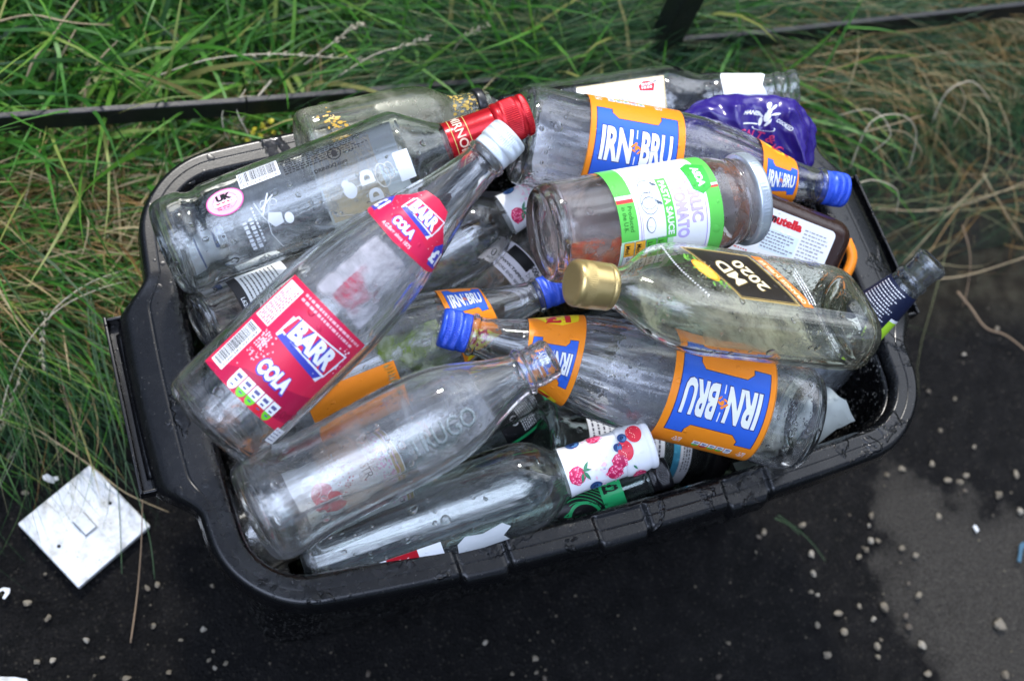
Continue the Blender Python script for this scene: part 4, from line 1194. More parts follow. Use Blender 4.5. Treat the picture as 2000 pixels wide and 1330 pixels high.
# ---- upper orange-labelled bottle (lying along the back)
bD = Bottle('soda_bottle', 'clear soda bottle with orange label lying behind the sauce jar, words upright', 'bottle', IRN, g_wet,
            (1003, 262), .385, (1643, 372), tz=.375, seg=128, group='orange-labelled soda bottles', rmod=flutes([(20, 62, 22, .035, 1.5), (165, 250, 22, .02, 1.2)]))
irn_cap(bD)
a = Art(); irn_art(a); nutri(a, 34, 50, .95); a.lines(6, 45, 13, 54, 4, W_); a.lines(60, 45, 68, 54, 4, W_)
a.build('body_label', on_bottle(bD, 'axial', 57, .14, 44.5), bD.root, cut_x=False)
a = Art(); a.rect(0, -58, 125, 58, P((.60, .61, .68), back=LAV), 0); a.build('back_label', on_bottle(bD, 'axial', 28, PI, 42), bD.root, cut_x=False)
def neck_art(g_side=True):
    a = Art()
    a.poly([(0, -52)] + [(40 + 3 * math.cos(k * PI / 12), -45 + 8 * k) for k in range(0, 12)] + [(0, 52)], O_, 0)
    irn_art(a, x0=2, s=.46, neck=True)
    a.poly([(3, -50), (40, -44), (30, -30), (18, -27), (6, -31)], YL, 1); a.poly([(3, 50), (40, 44), (30, 30), (18, 27), (6, 31)], YL, 1)
    pound(a, 21, -36, 19, 13, R_d, 3, PI, edge=None); pound(a, 21, 36, 19, 13, R_d, 3, 0)
    return a
neck_art().build('neck_label', on_bottle(bD, 'axial', 219, .0, 27), bD.root, step=4)

# ---- lower orange-labelled bottle, upside down in the picture
bG = Bottle('soda_bottle', 'clear soda bottle with orange label upside down, under the gold-capped flask', 'bottle', IRN, g_wet,
            (1578, 822), .352, (868, 640), tz=.366, seg=128, group='orange-labelled soda bottles', rmod=flutes([(160, 252, 22, .02, 1.8)]))
irn_cap(bG)
a = Art(); irn_art(a); nutri(a, 34, 44, .95); a.lines(6, 40, 13, 49, 4, W_); a.lines(60, 40, 68, 49, 4, W_)
a.build('body_label', on_bottle(bG, 'axial', 48, .08, 44.5), bG.root, cut_x=False)
a = Art(); a.rect(0, -55, 122, 60, P((.60, .61, .68), back=LAV), 0); a.build('back_label', on_bottle(bG, 'axial', 40, PI, 42), bG.root, cut_x=False)
neck_art().build('neck_label', on_bottle(bG, 'axial', 205, .12, 27), bG.root, step=4)
a = Art()
for r_ in (((-6, 5.5), (6, 8)), ((-6, -8), (6, -5.5)), ((-1.6, -6), (1.6, 6))): a.rect(r_[0][0], r_[0][1], r_[1][0], r_[1][1], W_, 0)
for r_ in (((-6, 3), (-4, 6)), ((4, 3), (6, 6)), ((-6, -6), (-4, -3)), ((4, -6), (6, -3))): a.rect(r_[0][0], r_[0][1], r_[1][0], r_[1][1], W_, 0)
a.build('cap_emblem', lambda x, y, off: ((313.7 + off) * bG.u, (x * .8) * bG.u, (y * .8) * bG.u), bG.root, cut_x=False, cut_y=False)

# ---- third orange-labelled bottle, mostly buried
bJ = Bottle('soda_bottle', 'buried soda bottle, blue cap touching the gold cap, body under the cola bottle', 'bottle', IRN, g_cola,
            (485, 800), .292, (1092, 560), tz=.345, seg=112, group='orange-labelled soda bottles', rmod=flutes([(160, 245, 22, .02, 1.2)]))
irn_cap(bJ)
neck_art().build('neck_label', on_bottle(bJ, 'axial', 198, .70, 29), bJ.root, step=4)
a = Art(); a.rect(0, -62, 85, 40, O_, 0); a.build('body_label', on_bottle(bJ, 'axial', 52, -1.1, 42), bJ.root, cut_x=False)
smear(bJ, 'mould_patch', 120, 195, -.9, .5, smear_mat('pale_mould', (.50, .56, .40), 45, .38, .56, .8, (.22, .32, .06)), label='pale green mould on the shoulder')

# ---- cola bottle with the red labels
COLA = [(9, .1), (7, 20), (2, 32), (1, 37), (4, 41), (12, 42.8), (30, 43.2), (60, 43.5), (105, 43.5), (145, 42.8), (172, 39.2), (200, 32.8), (225, 26), (248, 19.8), (270, 15.9), (281, 14.8), (283, 17), (287, 17), (289, 13.6), (307, 13.4), (308, 11.5)]
bB = Bottle('cola_bottle', 'clear cola bottle with bright red labels and white cap, uppermost on the left', 'bottle', COLA, g_cola,
            (405, 835), .400, (992, 268), tz=.502, seg=112, rmod=flutes([(128, 222, 24, .0, 1.3)]))
cap_on(bB, 'screw_cap', [(288.5, 15.2), (294, 15.4), (295, 14.9), (296.5, 16.2), (309, 15.9), (311.2, 14.8), (311.6, 12.5)], white_cap, [(289, 294, 56, .8), (298, 303, 56, 1.1), (304, 308.5, 56, 1.1)])
a = Art()
a.rect(-39, 0, 44, 88, PK, 0)
a.poly([(44, 8), (44, 34), (-10, 18), (-39, 0), (-20, 0)], DP, 1); a.poly([(44, 60), (44, 74), (14, 88), (2, 88), (-10, 70)], P((.58, .02, .08)), 1); a.poly([(-39, 40), (-39, 60), (-8, 76), (10, 52)], P((.58, .02, .08)), 1)
def barr_logo(a, cx, cy_, s, ang=0):
    # lozenge sign with a thick blue side
    def q(pts): return [(cx + (x * math.cos(ang) - y * math.sin(ang)) * s, cy_ + (x * math.sin(ang) + y * math.cos(ang)) * s) for x, y in pts]
    a.poly(q([(-31, -13), (27, -19), (33, 3), (33, 6), (-31, 9)]), P((.70, .74, .84)), 2)
    a.poly(q([(-29, -13.5), (22, -18.5), (27, -12), (-27, -8)]), P((.05, .06, .40)), 2.6)
    a.poly(q([(-31, -8), (-28, 12), (33, 16), (30, -12)]), P((.78, .82, .90)), 3)
    a.poly(q([(-29.2, -6.5), (-26.8, 10.6), (31, 14.3), (28.6, -10)]), PK, 3.6)
    a.text('BARR', cx + .8 * s * math.cos(ang), cy_ + 1.6 * s, 50 * s, 21 * s, P((.05, .06, .45)), 4.2, .10, ang)
    a.text('BARR', cx + 1.4 * s * math.cos(ang), cy_ + 2.4 * s, 48.5 * s, 19.5 * s, W_, 5, .05, ang)
barr_logo(a, 12, 60, .80)
a.text('COLA', 8, 28, 29, 14.5, P((.05, .06, .45)), 4, .12); a.text('COLA', 8, 28.4, 27, 12.5, W_, 5, .06)
nutri(a, 8, 9, .95, PI, ('g', 'r', 'g', 'g', 'w'), 8, 15)
a.barcode(-36, 5, -22, 44, '5 000382 037064', vert=True)
a.rect(-37, 49, -21, 84, P((.85, .78, .80)), 2); a.lines(-36, 50, -22, 83, 7, PK, 3, vert=True)
a.lines(-20, 34, -12, 50, 4, P((.85, .6, .66)), 2, vert=True, seed=4); a.lines(-18, 78, 40, 86, 2, P((.80, .45, .52)), 2, seed=5)
rr = random.Random(3)
for k in range(60):
    x, y = rr.gauss(-14, 6), rr.gauss(34, 8); r_ = rr.uniform(.25, .8)
    if -20 < x < 2: a.ell(x, y, r_, r_, P((.88, .55, .62)), 2, 8)
for k in range(26):
    x, y = rr.gauss(34, 3), rr.gauss(68, 5); r_ = rr.uniform(.3, 1.0)
    if x < 42: a.ell(x, y, r_, r_, P((.90, .70, .76)), 2, 8)
a.text('750ml', 35, 12, 24, 7, P((.30, .008, .04)), 3, .03, .35)
a.build('body_label', on_bottle(bB, 'around', 36, .03, 43.5), bB.root, step=4)
a = Art(); a.rect(0, 0, 13, 13, W_, 0); a.lines(.8, 1, 12.4, 12, 4, P((.2, .2, .3)), 1, seed=8, fill=.35)
a.build('date_label', on_bottle(bB, 'around', 26, -.92, 43.5), bB.root, label='small white dated patch below the red label')
smear(bB, 'white_residue', 122, 192, -.75, .55, smear_mat('white_residue', (.78, .76, .82), 26, .36, .60, .75), label='milky white residue on the shoulder')
smear(bB, 'red_residue', 126, 180, -.6, .25, smear_mat('red_residue', (.60, .10, .16), 34, .50, .68, .8), off=.3, label='torn red label residue')
smear(bB, 'brown_dregs', 5, 44, -1.35, .5, smear_mat('brown_dregs', (.85, .27, .05), 42, .46, .60, .85, (.40, .17, .05)), off=-3.2, label='orange-brown dregs near the base')
a = Art()
a.poly([(-40, 6), (-30, 3), (0, 0), (30, 3), (40, 6), (38, 20), (20, 34), (14, 44), (0, 46), (-14, 44), (-20, 34), (-38, 20)], PK, 0)
a.poly([(38, 18), (20, 14), (-10, 22), (-38, 16), (-40, 8), (0, 2), (40, 8)], P((.60, .02, .08)), 1)
barr_logo(a, 1, 29, .52)
a.text('COLA', -2, 13, 19, 8.5, P((.05, .06, .45)), 4, .12); a.text('COLA', -2, 13.2, 17.6, 7.2, W_, 5, .06)
a.text('A.G.Barr since 1875', -2, 5.5, 24, 3, P((.9, .7, .75)), 4, .01)
for sx in (-1, 1):
    a.poly([(sx * 38, 8), (sx * 27, 7), (sx * 24, 20), (sx * 30, 26), (sx * 37, 20)], P((.05, .06, .45)), 2)
    pound(a, sx * 31, 15, 12, 11, W_, 4, 0, .05)
for k in range(70):
    x, y = rr.gauss(0, 16), rr.gauss(32, 8); r_ = rr.uniform(.2, .55)
    if abs(x) > 13 and abs(x) < 30 - .6 * abs(y - 20) and 6 < y < 40: a.ell(x, y, r_, r_, P((.88, .55, .62)), 2, 7)
a.build('neck_label', on_bottle(bB, 'around', 190, .10, 29), bB.root, step=3)

# ---- vodka bottle, red cap
VOD = [(9, .1), (7, 20), (3, 30), (1, 34), (5, 37.5), (14, 39.5), (24, 39.5), (30, 36), (36, 35.5), (42, 38), (50, 38.5), (120, 39), (190, 40.5), (198, 40.5), (203, 39), (214, 31), (228, 21), (236, 16.5), (243, 15), (262, 14.5), (288, 14), (299, 13.5), (300, 11)]
def vod_mod(t, ph):
    m = 0
    if 40 < t < 62: m -= 1.0 * sstep(40, 44, t) * (1 - sstep(58, 62, t)) * (1 if math.cos(6 * ph) > -.3 else 0)
    if 200 < t < 228: m -= .5 * abs(math.cos(4 * ph))
    return m
bA = Bottle('vodka_bottle', 'clear vodka bottle with glossy red cap and neck foil lying along the back left', 'bottle', VOD, g_green,
            (322, 490), .386, (1022, 226), tz=.452, seg=112, rmod=vod_mod, wall=3.2)
cap_on(bA, 'neck_foil', [(234, 17.2), (244, 16.2), (272, 15.9), (275, 15.7)], red_cap, seg=72, thick=.5)
cap_on(bA, 'screw_cap', [(275, 16.0), (277, 17.4), (280, 17.4), (281, 16.8), (283, 17.6), (296, 17.6), (298, 16.4), (299, 17.4), (303, 17.2), (304.5, 15.8), (304.8, 13)], red_cap, [(283.5, 295.5, 64, 1.1), (299.5, 303, 64, .6)])
a = Art(); a.rect(-40, 3, 40, 3.8, GD, 0); a.rect(-40, 16, 40, 16.8, GD, 0); a.text('SMIRNOFF', -6, 9.8, 46, 7.5, P((.75, .55, .42)), 1, .02)
a.build('foil_lettering', lambda x, y, off: (lambda q: (q[0], q[1], q[2]))(((246 - 10 + y) * bA.u, -math.sin(x / 16.6) * (17.0 + off - max(0, y - 3) * .055) * bA.u, math.cos(x / 16.6) * (17.0 + off - max(0, y - 3) * .055) * bA.u)), bA.root)
a = Art()
a.barcode(-2, 0, 30, 16, '5 410316 071116', seed=5)
a.build('barcode_label', on_bottle(bA, 'axial', 75, .62, 37.5), bA.root)
a = Art(); a.ell(0, 0, 14.5, 10.8, P((.72, .10, .33)), 0, 32); a.ell(0, 0, 13.6, 9.9, P((.85, .45, .60)), 1, 32); a.ringp(0, 0, 9, 9.3, PK, 2, sy=.75)
a.text('UK', 0, 3.6, 12, 5.6, K_, 3, .07); a.rect(-9, -2.4, 9, 1.0, P((.85, .75, .80)), 2); a.lines(-7, -6, 7, -3, 2, PK, 3); a.lines(-7, -1.8, 7, .4, 1, PK, 3, seed=53)
a.build('duty_stamp', on_bottle(bA, 'axial', 59, .50, 37.5), bA.root, label='oval pink duty stamp')
a = Art(); a.lines(0, 0, 70, 18, 9, K_, 0, seed=12, fill=.4); a.text('DRINKiQ.com', 34, -6, 26, 3.4, K_, 1, .03)
a.ringp(40, 3, 4.6, 5.4, K_, 1); a.ell(40, 3, 2.2, 3.2, K_, 1)
a.build('small_print', on_bottle(bA, 'axial', 108, .55, 37.5), bA.root, label='fine black print on the clear glass')
pale_print = P((.66, .69, .72))
a = Art()
a.lines(-14, -16, -4, 14, 2, pale_print, 0, seed=51, vert=True, fill=.62); a.lines(-4, -12, -1, 16, 1, pale_print, 0, seed=52, vert=True)
for q_ in ([(0, 18), (3, 6), (5, 2), (4, -8), (8, -22), (14, -23), (8.6, -22.4), (4.6, -8), (5.6, 2), (3.6, 6), (.6, 18)], [(5, 2), (9, -4), (16, -3), (17, 5), (8, 8)], [(3, 8), (12, 22), (13, 21.5), (4, 7)], [(3, 12), (16, 20), (16.3, 19.3), (4, 11)]): a.poly(q_, pale_print, 0)
a.ell(21, -1, 3.4, 4.4, P((.85, .87, .9)), 0); a.ringp(14, 14, 2.2, 2.7, pale_print, 0); a.ringp(7, 13, 3, 3.4, pale_print, 0, sy=1.4)
a.build('white_print', on_bottle(bA, 'axial', 78, -.22, 38.5), bA.root, label='pale script and crest printed on the side of the glass')
a = Art(); a.text('Pierre Smirnoff', 0, 0, 78, 9, emboss_mat('emboss_painted_shade_fine', (.03, .05, .05), .6), 0, .0, 0, .3)
a.text('Pierre Smirnoff', .5, .6, 78, 9, emboss_mat('emboss_painted_light_fine', (.75, .82, .84), .4), .6, -.012, 0, .3)  # relief shade and light painted as a dark and a shifted pale copy
a.build('embossed_signature', on_bottle(bA, 'axial', 104, -1.02, 37.5), bA.root, label='embossed script signature along the lower side, relief shading painted on')
a = Art(); tan_ = P((.42, .33, .20), back=(.62, .47, .28)); a.rect(-42, 0, 42, 72, P((.62, .64, .66), back=(.62, .65, .70)), 0); a.rect(-32, 2, 34, 52, tan_, -1)
a.build('front_label', on_bottle(bA, 'around', 128, PI, 37.5), bA.root, label='large label seen from behind through the glass')
a = Art(); a.text('D', 2, 3, 10, 11, P((.78, .80, .80)), 0, .07, PI / 2); a.text('D', 4, -11, 10, 11, P((.70, .72, .70)), 0, .07, PI / 2)
a.ell(-13, -2, 5, 6, pale_print, 0); a.ell(-15, 3, 3, 3, pale_print, 0); a.ringp(14, 0, 5, 5.6, P((.6, .6, .55)), 0, sy=1.6); a.ringp(20, 2, 3, 3.5, P((.6, .6, .55)), 0, sy=1.8); a.rect(26, -9, 38, 12, P((.80, .83, .86)), 0)
a.build('centre_print', on_bottle(bA, 'axial', 162, -.12, 37.5), bA.root, label='white lettering and crest in the middle of the bottle')

# ---- sauce jar
JAR = [(8, .1), (6, 17), (2, 24), (1, 28.5), (4, 31.6), (12, 33), (20, 33.2), (108, 33.2), (118, 32.6), (128, 30.6), (132, 28.6), (135, 28.2), (137, 29.2), (139, 28.4), (149, 28.0), (150, 25)]
bE = Bottle('sauce_jar', 'glass pasta sauce jar with green and white label, silver lid and red sauce smears', 'jar', JAR, g_sauce,
            (1054, 460), .444, (1460, 388), tz=.444, seg=96, wall=2.6)
cap_on(bE, 'lid', [(142.5, 30.0), (143, 31.0), (144, 31.3), (149, 31.2), (151.4, 30.4), (152.5, 28.8), (152.2, 25)], silver_lid, [(144.5, 149.5, 80, .15)])
a = Art(); GB = P((.12, .55, .09)); PU = P((.45, .36, .72))
a.rect(-46, 0, 62, 72, GB, 0); a.rect(-48, 12, 34, 62, W_, 1); a.rect(-48, 13.6, 32.6, 14.3, PU, 2); a.rect(-48, 59.6, 32.6, 60.3, PU, 2); a.rect(32, 13.6, 32.7, 60.3, PU, 2); a.rect(-48, 15, 31, 15.5, PU, 2); a.rect(30.6, 15, 31.1, 59, PU, 2)
a.text('GARLIC', -4, 53.5, 34, 8.4, PU, 3, .05); a.text('GARLIC', -4, 53.5, 33, 7.4, P((.52, .44, .78)), 4, .02)
a.text('& TOMATO', 1, 43.2, 42, 8.4, PU, 3, .05); a.text('& TOMATO', 1, 43.2, 41, 7.4, P((.52, .44, .78)), 4, .02)
a.rect(-20, 31, 20, 38, GB, 2); a.text('PASTA SAUCE', 0, 34.5, 36, 4.4, W_, 3, .03)
INK = P((.08, .12, .16))
for gx, gy, gr in ((-17, 23, 6), (-4, 22, 7)):
    a.ringp(gx, gy, gr, gr + .45, INK, 3, sy=.8); a.ringp(gx, gy, gr * .55, gr * .55 + .35, INK, 3, sy=1.15); a.poly([(gx - 1.2, gy + gr * .75), (gx + 1.2, gy + gr * .75), (gx + 2.4, gy + gr * 1.25), (gx + .6, gy + gr * 1.2)], INK, 3); a.ringp(gx + gr * .3, gy, gr * .8, gr * .8 + .3, INK, 3, a0=1.8, a1=4.4)
a.ringp(10, 21, 4.5, 5, INK, 3, sy=.6); a.ringp(10, 23, 5.2, 5.6, INK, 3, a0=3.5, a1=5.8)
a.poly([(-30, 58), (-26, 52), (-8, 54), (-4, 60), (-8, 67), (-26, 68)], P((.05, .42, .06)), 5); a.text('ASDA', -17, 61, 16, 5.4, W_, 6, .05)
for k, c in enumerate((GB, W_, P((.75, .05, .05)))): a.rect(-14 + k * 2.6, .3, -11.4 + k * 2.6, 11.7, c, 2); a.rect(-12 + k * 1.6, 66, -10.4 + k * 1.6, 71.7, c, 2)
a.text('Produced', 4, 8, 16, 3, P((.02, .12, .02)), 3, .0); a.text('in the U.K.', 4, 4, 16, 3, P((.02, .12, .02)), 3, .0)
AM = P((.85, .42, .04))
a.rect(18, 0, 62, 36, P((.55, .80, .55)), 1.5); a.rect(20, -.5, 62, 0, W_, 2)
for k, (c, t1, t2) in enumerate(((AM, 'Med', '0.84g'), (AM, 'Med', '6.9g'), (P((.10, .5, .06)), 'Low', '0.3g'), (P((.10, .5, .06)), 'Low', '1.3g'))):
    x0 = 19; y0 = 2 + k * 7.6
    a.rect(x0 - .3, y0 - .3, x0 + 28.3, y0 + 7.1, INK, 2, .8); a.rect(x0, y0, x0 + 28, y0 + 6.8, W_, 3, .8); a.rect(x0, y0, x0 + 10, y0 + 6.8, c, 4); a.rect(x0 + 20, y0, x0 + 28, y0 + 6.8, c, 4)
    a.text(t1, x0 + 5, y0 + 2.4, 6.5, 3.2, K_, 5, .02); a.text(t2, x0 + 15, y0 + 3, 8, 3, K_, 5, .02)
a.build('label', on_bottle(bE, 'around', 42, .12, 33.2), bE.root)
smear(bE, 'sauce_residue', 4, 50, -2.4, -.05, smear_mat('sauce_residue', (.85, .12, .03), 38, .36, .52, .95, (.80, .28, .12)), off=-3.0, label='red-orange sauce left in the lower side')
a = Art(); a.rect(-48, 0, 48, 72, P((.7, .7, .72), back=(.84, .84, .90)), 0); a.build('back_label', on_bottle(bE, 'around', 42, PI, 33.2), bE.root)
smear(bE, 'sauce_ring', 122, 138, -3.1, 3.1, smear_mat('sauce_ring', (.36, .11, .03), 40, .36, .50, .9), off=-2.9, label='brown sauce ring inside the neck')
smear(bE, 'sauce_film', 9, 130, 1.2, 5.2, smear_mat('sauce_film', (.88, .80, .79), 24, .26, .52, .80, (.80, .66, .62)), off=-3.1, label='pale pink film dried on the inside')

# ---- flask with gold cap
FL = [(8, .1, .1), (6, 22, 12), (3, 34, 18), (2, 39, 22), (6, 43.5, 26), (16, 45.5, 28), (40, 46, 28.5), (140, 46, 28.5), (166, 45, 28), (188, 37, 25), (203, 24.5, 20), (212, 17, 16.5), (222, 14.6, 14.6), (228, 14.2, 14.2), (248, 13.8, 13.8), (249, 12, 12)]
bF = Bottle('flask_bottle', 'flat clear flask with black diamond label and gold cap on top of the heap', 'bottle', FL, g_flask,
            (1668, 624), .440, (1128, 553), tz=.495, seg=120, n=3.2, roll=.90, wall=3.0)
cap_on(bF, 'screw_cap', [(222.5, 16.2), (224, 17.2), (226, 17.2), (227, 16.6), (228.5, 17.3), (250, 17.3), (253, 16.2), (254, 14), (254, 8)], gold_cap, [(241, 249, 72, .35)])
a = Art(); CR = P((.78, .72, .52))
# art: x up across the face, y towards the cap, origin at the label centre
def dia(k): return [(26 * k, 43 * k), (26 * k, -17 * k), (-27 * k, -42 * k), (-27 * k, 11 * k)]
a.poly(dia(1.0)[::-1], P((.42, .30, .10)), 0); a.poly(dia(.955)[::-1], K_, 1); a.poly(dia(.93)[::-1], P((.42, .30, .10)), 1.3); a.poly(dia(.915)[::-1], P((.022, .018, .014)), 1.6)
a.text('MD', 0, 10.5, 28, 12.5, P((.30, .22, .08)), 2, .05, .50); a.text('MD', 0, 10.5, 26.6, 11.2, CR, 3, .02, .50)
a.text('2020', 0, -7.5, 35, 12, P((.30, .22, .08)), 2, .05, .50); a.text('2020', 0, -7.5, 33.6, 10.8, CR, 3, .02, .50)
a.poly([(-27, -45), (26, -20), (26, -29), (-27, -54)], P((.80, .20, .03)), 2); a.text('ORANGE JUBILEE', -1, -37, 50, 5.0, P((.92, .84, .66)), 3, .01, .44)
a.lines(-24, -58, 20, -50, 3, W_, 2, seed=6, fill=.35)
for k in range(26):
    t = -1 + 2 * k / 25; a.rect(t * 27 - .55, 48 + 17 * (1 - t * t) * .35 + t * 9 - .8, t * 27 + .3, 48 + 17 * (1 - t * t) * .35 + t * 9 + .8, W_, 1, ang=.3 - .35 * t)
a.ell(-1, 32, 13, 6.0, P((.80, .32, .02)), 2, 24, .62); a.ell(-1, 32.3, 11, 4.7, P((.92, .52, .08)), 3, 24, .62)
for k in range(8): a.poly([(-1, 32.3), (-1 + 10 * math.cos(k * .785 + .62), 32.3 + 6.5 * math.sin(k * .785 + .2)), (-1 + 10 * math.cos(k * .785 + .68), 32.3 + 6.5 * math.sin(k * .785 + .26))], P((.90, .70, .30)), 4)
rr = random.Random(8)
for k in range(40):
    q_ = rr.uniform(-1, 1); a.leaf(-1 + 15 * q_, 33 + 10 * q_ + rr.uniform(-6, 6), rr.uniform(3, 6), rr.uniform(0, 6.28), 1.2 + k * .015, (.16, .42, .06))
a.build('front_label', on_bottle(bF, 'face', 124, 0, 40), bF.root, label='black diamond label with gold edge and orange slice')

# ---- embossed open bottle in the foreground
TR = [(9, .1), (7, 20), (3, 32), (1, 36), (5, 41), (16, 44.5), (30, 44), (48, 41.5), (62, 40.8), (110, 42), (150, 41.8), (172, 39.5), (190, 34.5), (206, 28), (220, 22.5), (232, 19), (238, 18), (240, 20.4), (243, 20.4), (245, 16.6), (250, 16.8), (252, 17.8), (254, 16.8), (257, 17.7), (259, 16.6), (263, 17.4), (266, 16.6), (268, 14)]
bC = Bottle('embossed_bottle', 'open hazy clear bottle with embossed capital letters, uppermost at the front left', 'bottle', TR, g_hazy,
            (490, 1008), .388, (1080, 697), tz=.445, seg=112, wall=3.2)
a = Art(); relief_shade = emboss_mat('emboss_painted_shade', (.05, .09, .08), .38); relief_light = emboss_mat('emboss_painted_light', (.70, .78, .80), .22)
a.text('TRUGO', 0, 0, 58, 17, relief_shade, 0, .03); a.text('TRUGO', .6, .9, 57, 16.4, relief_light, .6, .0)  # dark copy under a shifted pale one paints the letters' shade and light
a.ringp(0, -14, 5, 5.4, relief_shade, 0)
a.build('embossed_letters', on_bottle(bC, 'axial', 160, -.30, 40), bC.root, label='raised capital letters TRUGO, relief shading painted on')

# ---- bottle with the fruit-printed cap, lower front
FR = [(9, .1), (7, 20), (3, 30), (1, 34), (5, 37.5), (14, 38.5), (150, 38.5), (180, 38.5), (196, 37.5), (208, 33), (216, 27), (222, 22), (230, 19.6), (244, 18.6), (262, 18), (288, 17.4), (299, 16.6), (300, 14)]
bH = Bottle('fruit_vodka_bottle', 'clear bottle at the front with white cap and neck printed with red berries', 'bottle', FR, g_wavy,
            (597, 1096), .285, (1262, 868), tz=.355, seg=96, wall=3.0, group='bottles with fruit-printed necks')
def fruit_neck(b, seed):
    cap_on(b, 'neck_sleeve', [(226, 21.6), (236, 20.4), (272, 19.8), (276, 19.8)], fruit_cap, seg=72, thick=.5)
    cap_on(b, 'screw_cap', [(276, 19.9), (278, 21.2), (284, 21.4), (285, 20.6), (287, 21.3), (295, 21.2), (297.5, 19.8), (299.5, 21.2), (303, 21.0), (304.6, 19.4), (304.8, 16)], fruit_cap, [(300, 303, 50, .3)])
    a = Art(); rr = random.Random(seed)
    for k in range(70): a.ell(rr.uniform(-28, 28), rr.gauss(26, 8), rr.uniform(.4, 2.2), rr.uniform(.4, 2), P(((.86, .56, .68), (.80, .70, .80))[k % 2]), .2 + k * .005, 8)
    a.raspberry(6, 4 + 3, 7.5, seed); a.leaf(4, 13, 10, .4, 6); a.leaf(4, 13, 9, 2.4, 6); a.leaf(3, 12, 8, 1.4, 6.1); a.leaf(5, 12, 9, -.3, 6.1)
    a.raspberry(14, 38, 7, seed + 1); a.raspberry(6, 44, 6.5, seed + 2); a.strawberry(-2, 50, 8, 1); a.blueberry(-5, 46, 3.6, 6); a.blueberry(-11, 52, 4.0, 6); a.strawberry(-14, 62, 8, .3)
    a.raspberry(-22, 30, 6, seed + 3); a.leaf(12, 54, 6, .5, 6); a.blueberry(-24, 12, 6, 4); a.blueberry(22, 20, 5.5, 4); a.raspberry(26, 58, 6, seed + 4)
    def fn(x, y, off):
        t = 228 + y; r = 21.3 - 1.0 * min(1, y / 10) if t < 276 else 21.5
        return (t * b.u, -math.sin(x / 20) * (r + .3 + off) * b.u, math.cos(x / 20) * (r + .3 + off) * b.u)
    a.build('fruit_print', fn, b.root, step=3)
    a = Art(); a.strawberry(-2, 2, 6, .5, 1); a.blueberry(5, -7, 2.6, 1); a.leaf(-9, 6, 7, 1.0, 1)
    a.build('cap_print', lambda x, y, off: ((304.85 + off) * b.u, x * b.u, y * b.u), b.root, cut_x=False, cut_y=False)
fruit_neck(bH, 11)
a = Art(); a.poly([(0, -14), (44, -14), (40, -4), (48, 4), (42, 10), (24, 6), (10, 9), (2, 3)], P((.62, .65, .66), back=(.62, .66, .68)), 0)
a.build('torn_label', on_bottle(bH, 'axial', 122, -.86, 38.5), bH.root, label='torn grey-white label remnant on the lower side')
a = Art(); a.rect(0, 0, 76, 26, W_, 0); a.rect(30, 2, 56, 26, P((.40, .01, .02)), 1); a.lines(4, 12, 28, 24, 3, K_, 2, seed=3); a.lines(32, 10, 49, 24, 5, P((.8, .6, .6)), 3, seed=9, vert=True)
a.build('red_label', on_bottle(bH, 'axial', 36, -1.22, 38.5), bH.root, cut_x=False, label='white and dark red label on the lower side')

# ---- second fruit-neck bottle, under the jar
bI = Bottle('fruit_vodka_bottle', 'clear bottle whose blueberry-printed neck disappears under the sauce jar', 'bottle', FR, g_clear,
            (600, 640), .240, (1112, 350), tz=.322, seg=88, wall=3.0, group='bottles with fruit-printed necks')
fruit_neck(bI, 23)

# ---- bottle with white, pink and gold label, seen through the open bottle
bU = Bottle('labelled_bottle', 'bottle with white, pink and gold label showing through the open embossed bottle', 'bottle', FR, g_clear,
            (452, 1062), .222, (1035, 772), tz=.25, seg=72, wall=3.0)
a = Art(); a.rect(-45, 0, 45, 98, W_, 0); a.rect(-45, 90, 45, 92.5, GD, 1); a.rect(-45, 93.5, 45, 97, GD, 1); a.rect(-45, 92.5, 45, 93.5, P((.8, .5, .65)), 1)
rr = random.Random(2)
for k in range(150): a.ell(rr.uniform(-44, 44), 89 - abs(rr.gauss(0, 7)), rr.uniform(.4, 1.8), rr.uniform(.4, 1.4), P((.80, .42, .60)), .4, 7)
a.text('STR', 8, 66, 15, 9, P((.10, .08, .08)), 2, .0); a.strawberry(6, 24, 12, .2); a.strawberry(20, 30, 10, 1); a.ringp(0, 18, 10, 10.5, P((.9, .85, .85)), 6.5, sy=.8)
a.ringp(16, 36, 7, 7.5, P((.9, .85, .85)), 7, a0=.5, a1=5.4)
for k in range(60): a.ell(rr.uniform(-20, 30), rr.gauss(48, 6), rr.uniform(.4, 1.4), rr.uniform(.3, .9), P((.5, .05, .06)), 2, 7)
a.build('body_label', on_bottle(bU, 'around', 62, .25, 38.5), bU.root, cut_y=False)

# ---- dark glass bottle at the bottom left corner
WINE = [(22, .1), (16, 16), (6, 27), (1, 33), (4, 37), (14, 38.5), (150, 38.5), (180, 38), (200, 33), (215, 24), (228, 17), (250, 14.5), (285, 14), (288, 15.5), (294, 15.5), (296, 14), (298, 12)]
bT = Bottle('dark_bottle', 'near-black glass bottle under the open embossed bottle at the front left corner', 'bottle', WINE, g_dark,
            (560, 1085), .165, (1020, 985), tz=.165, seg=72, wall=3.0)

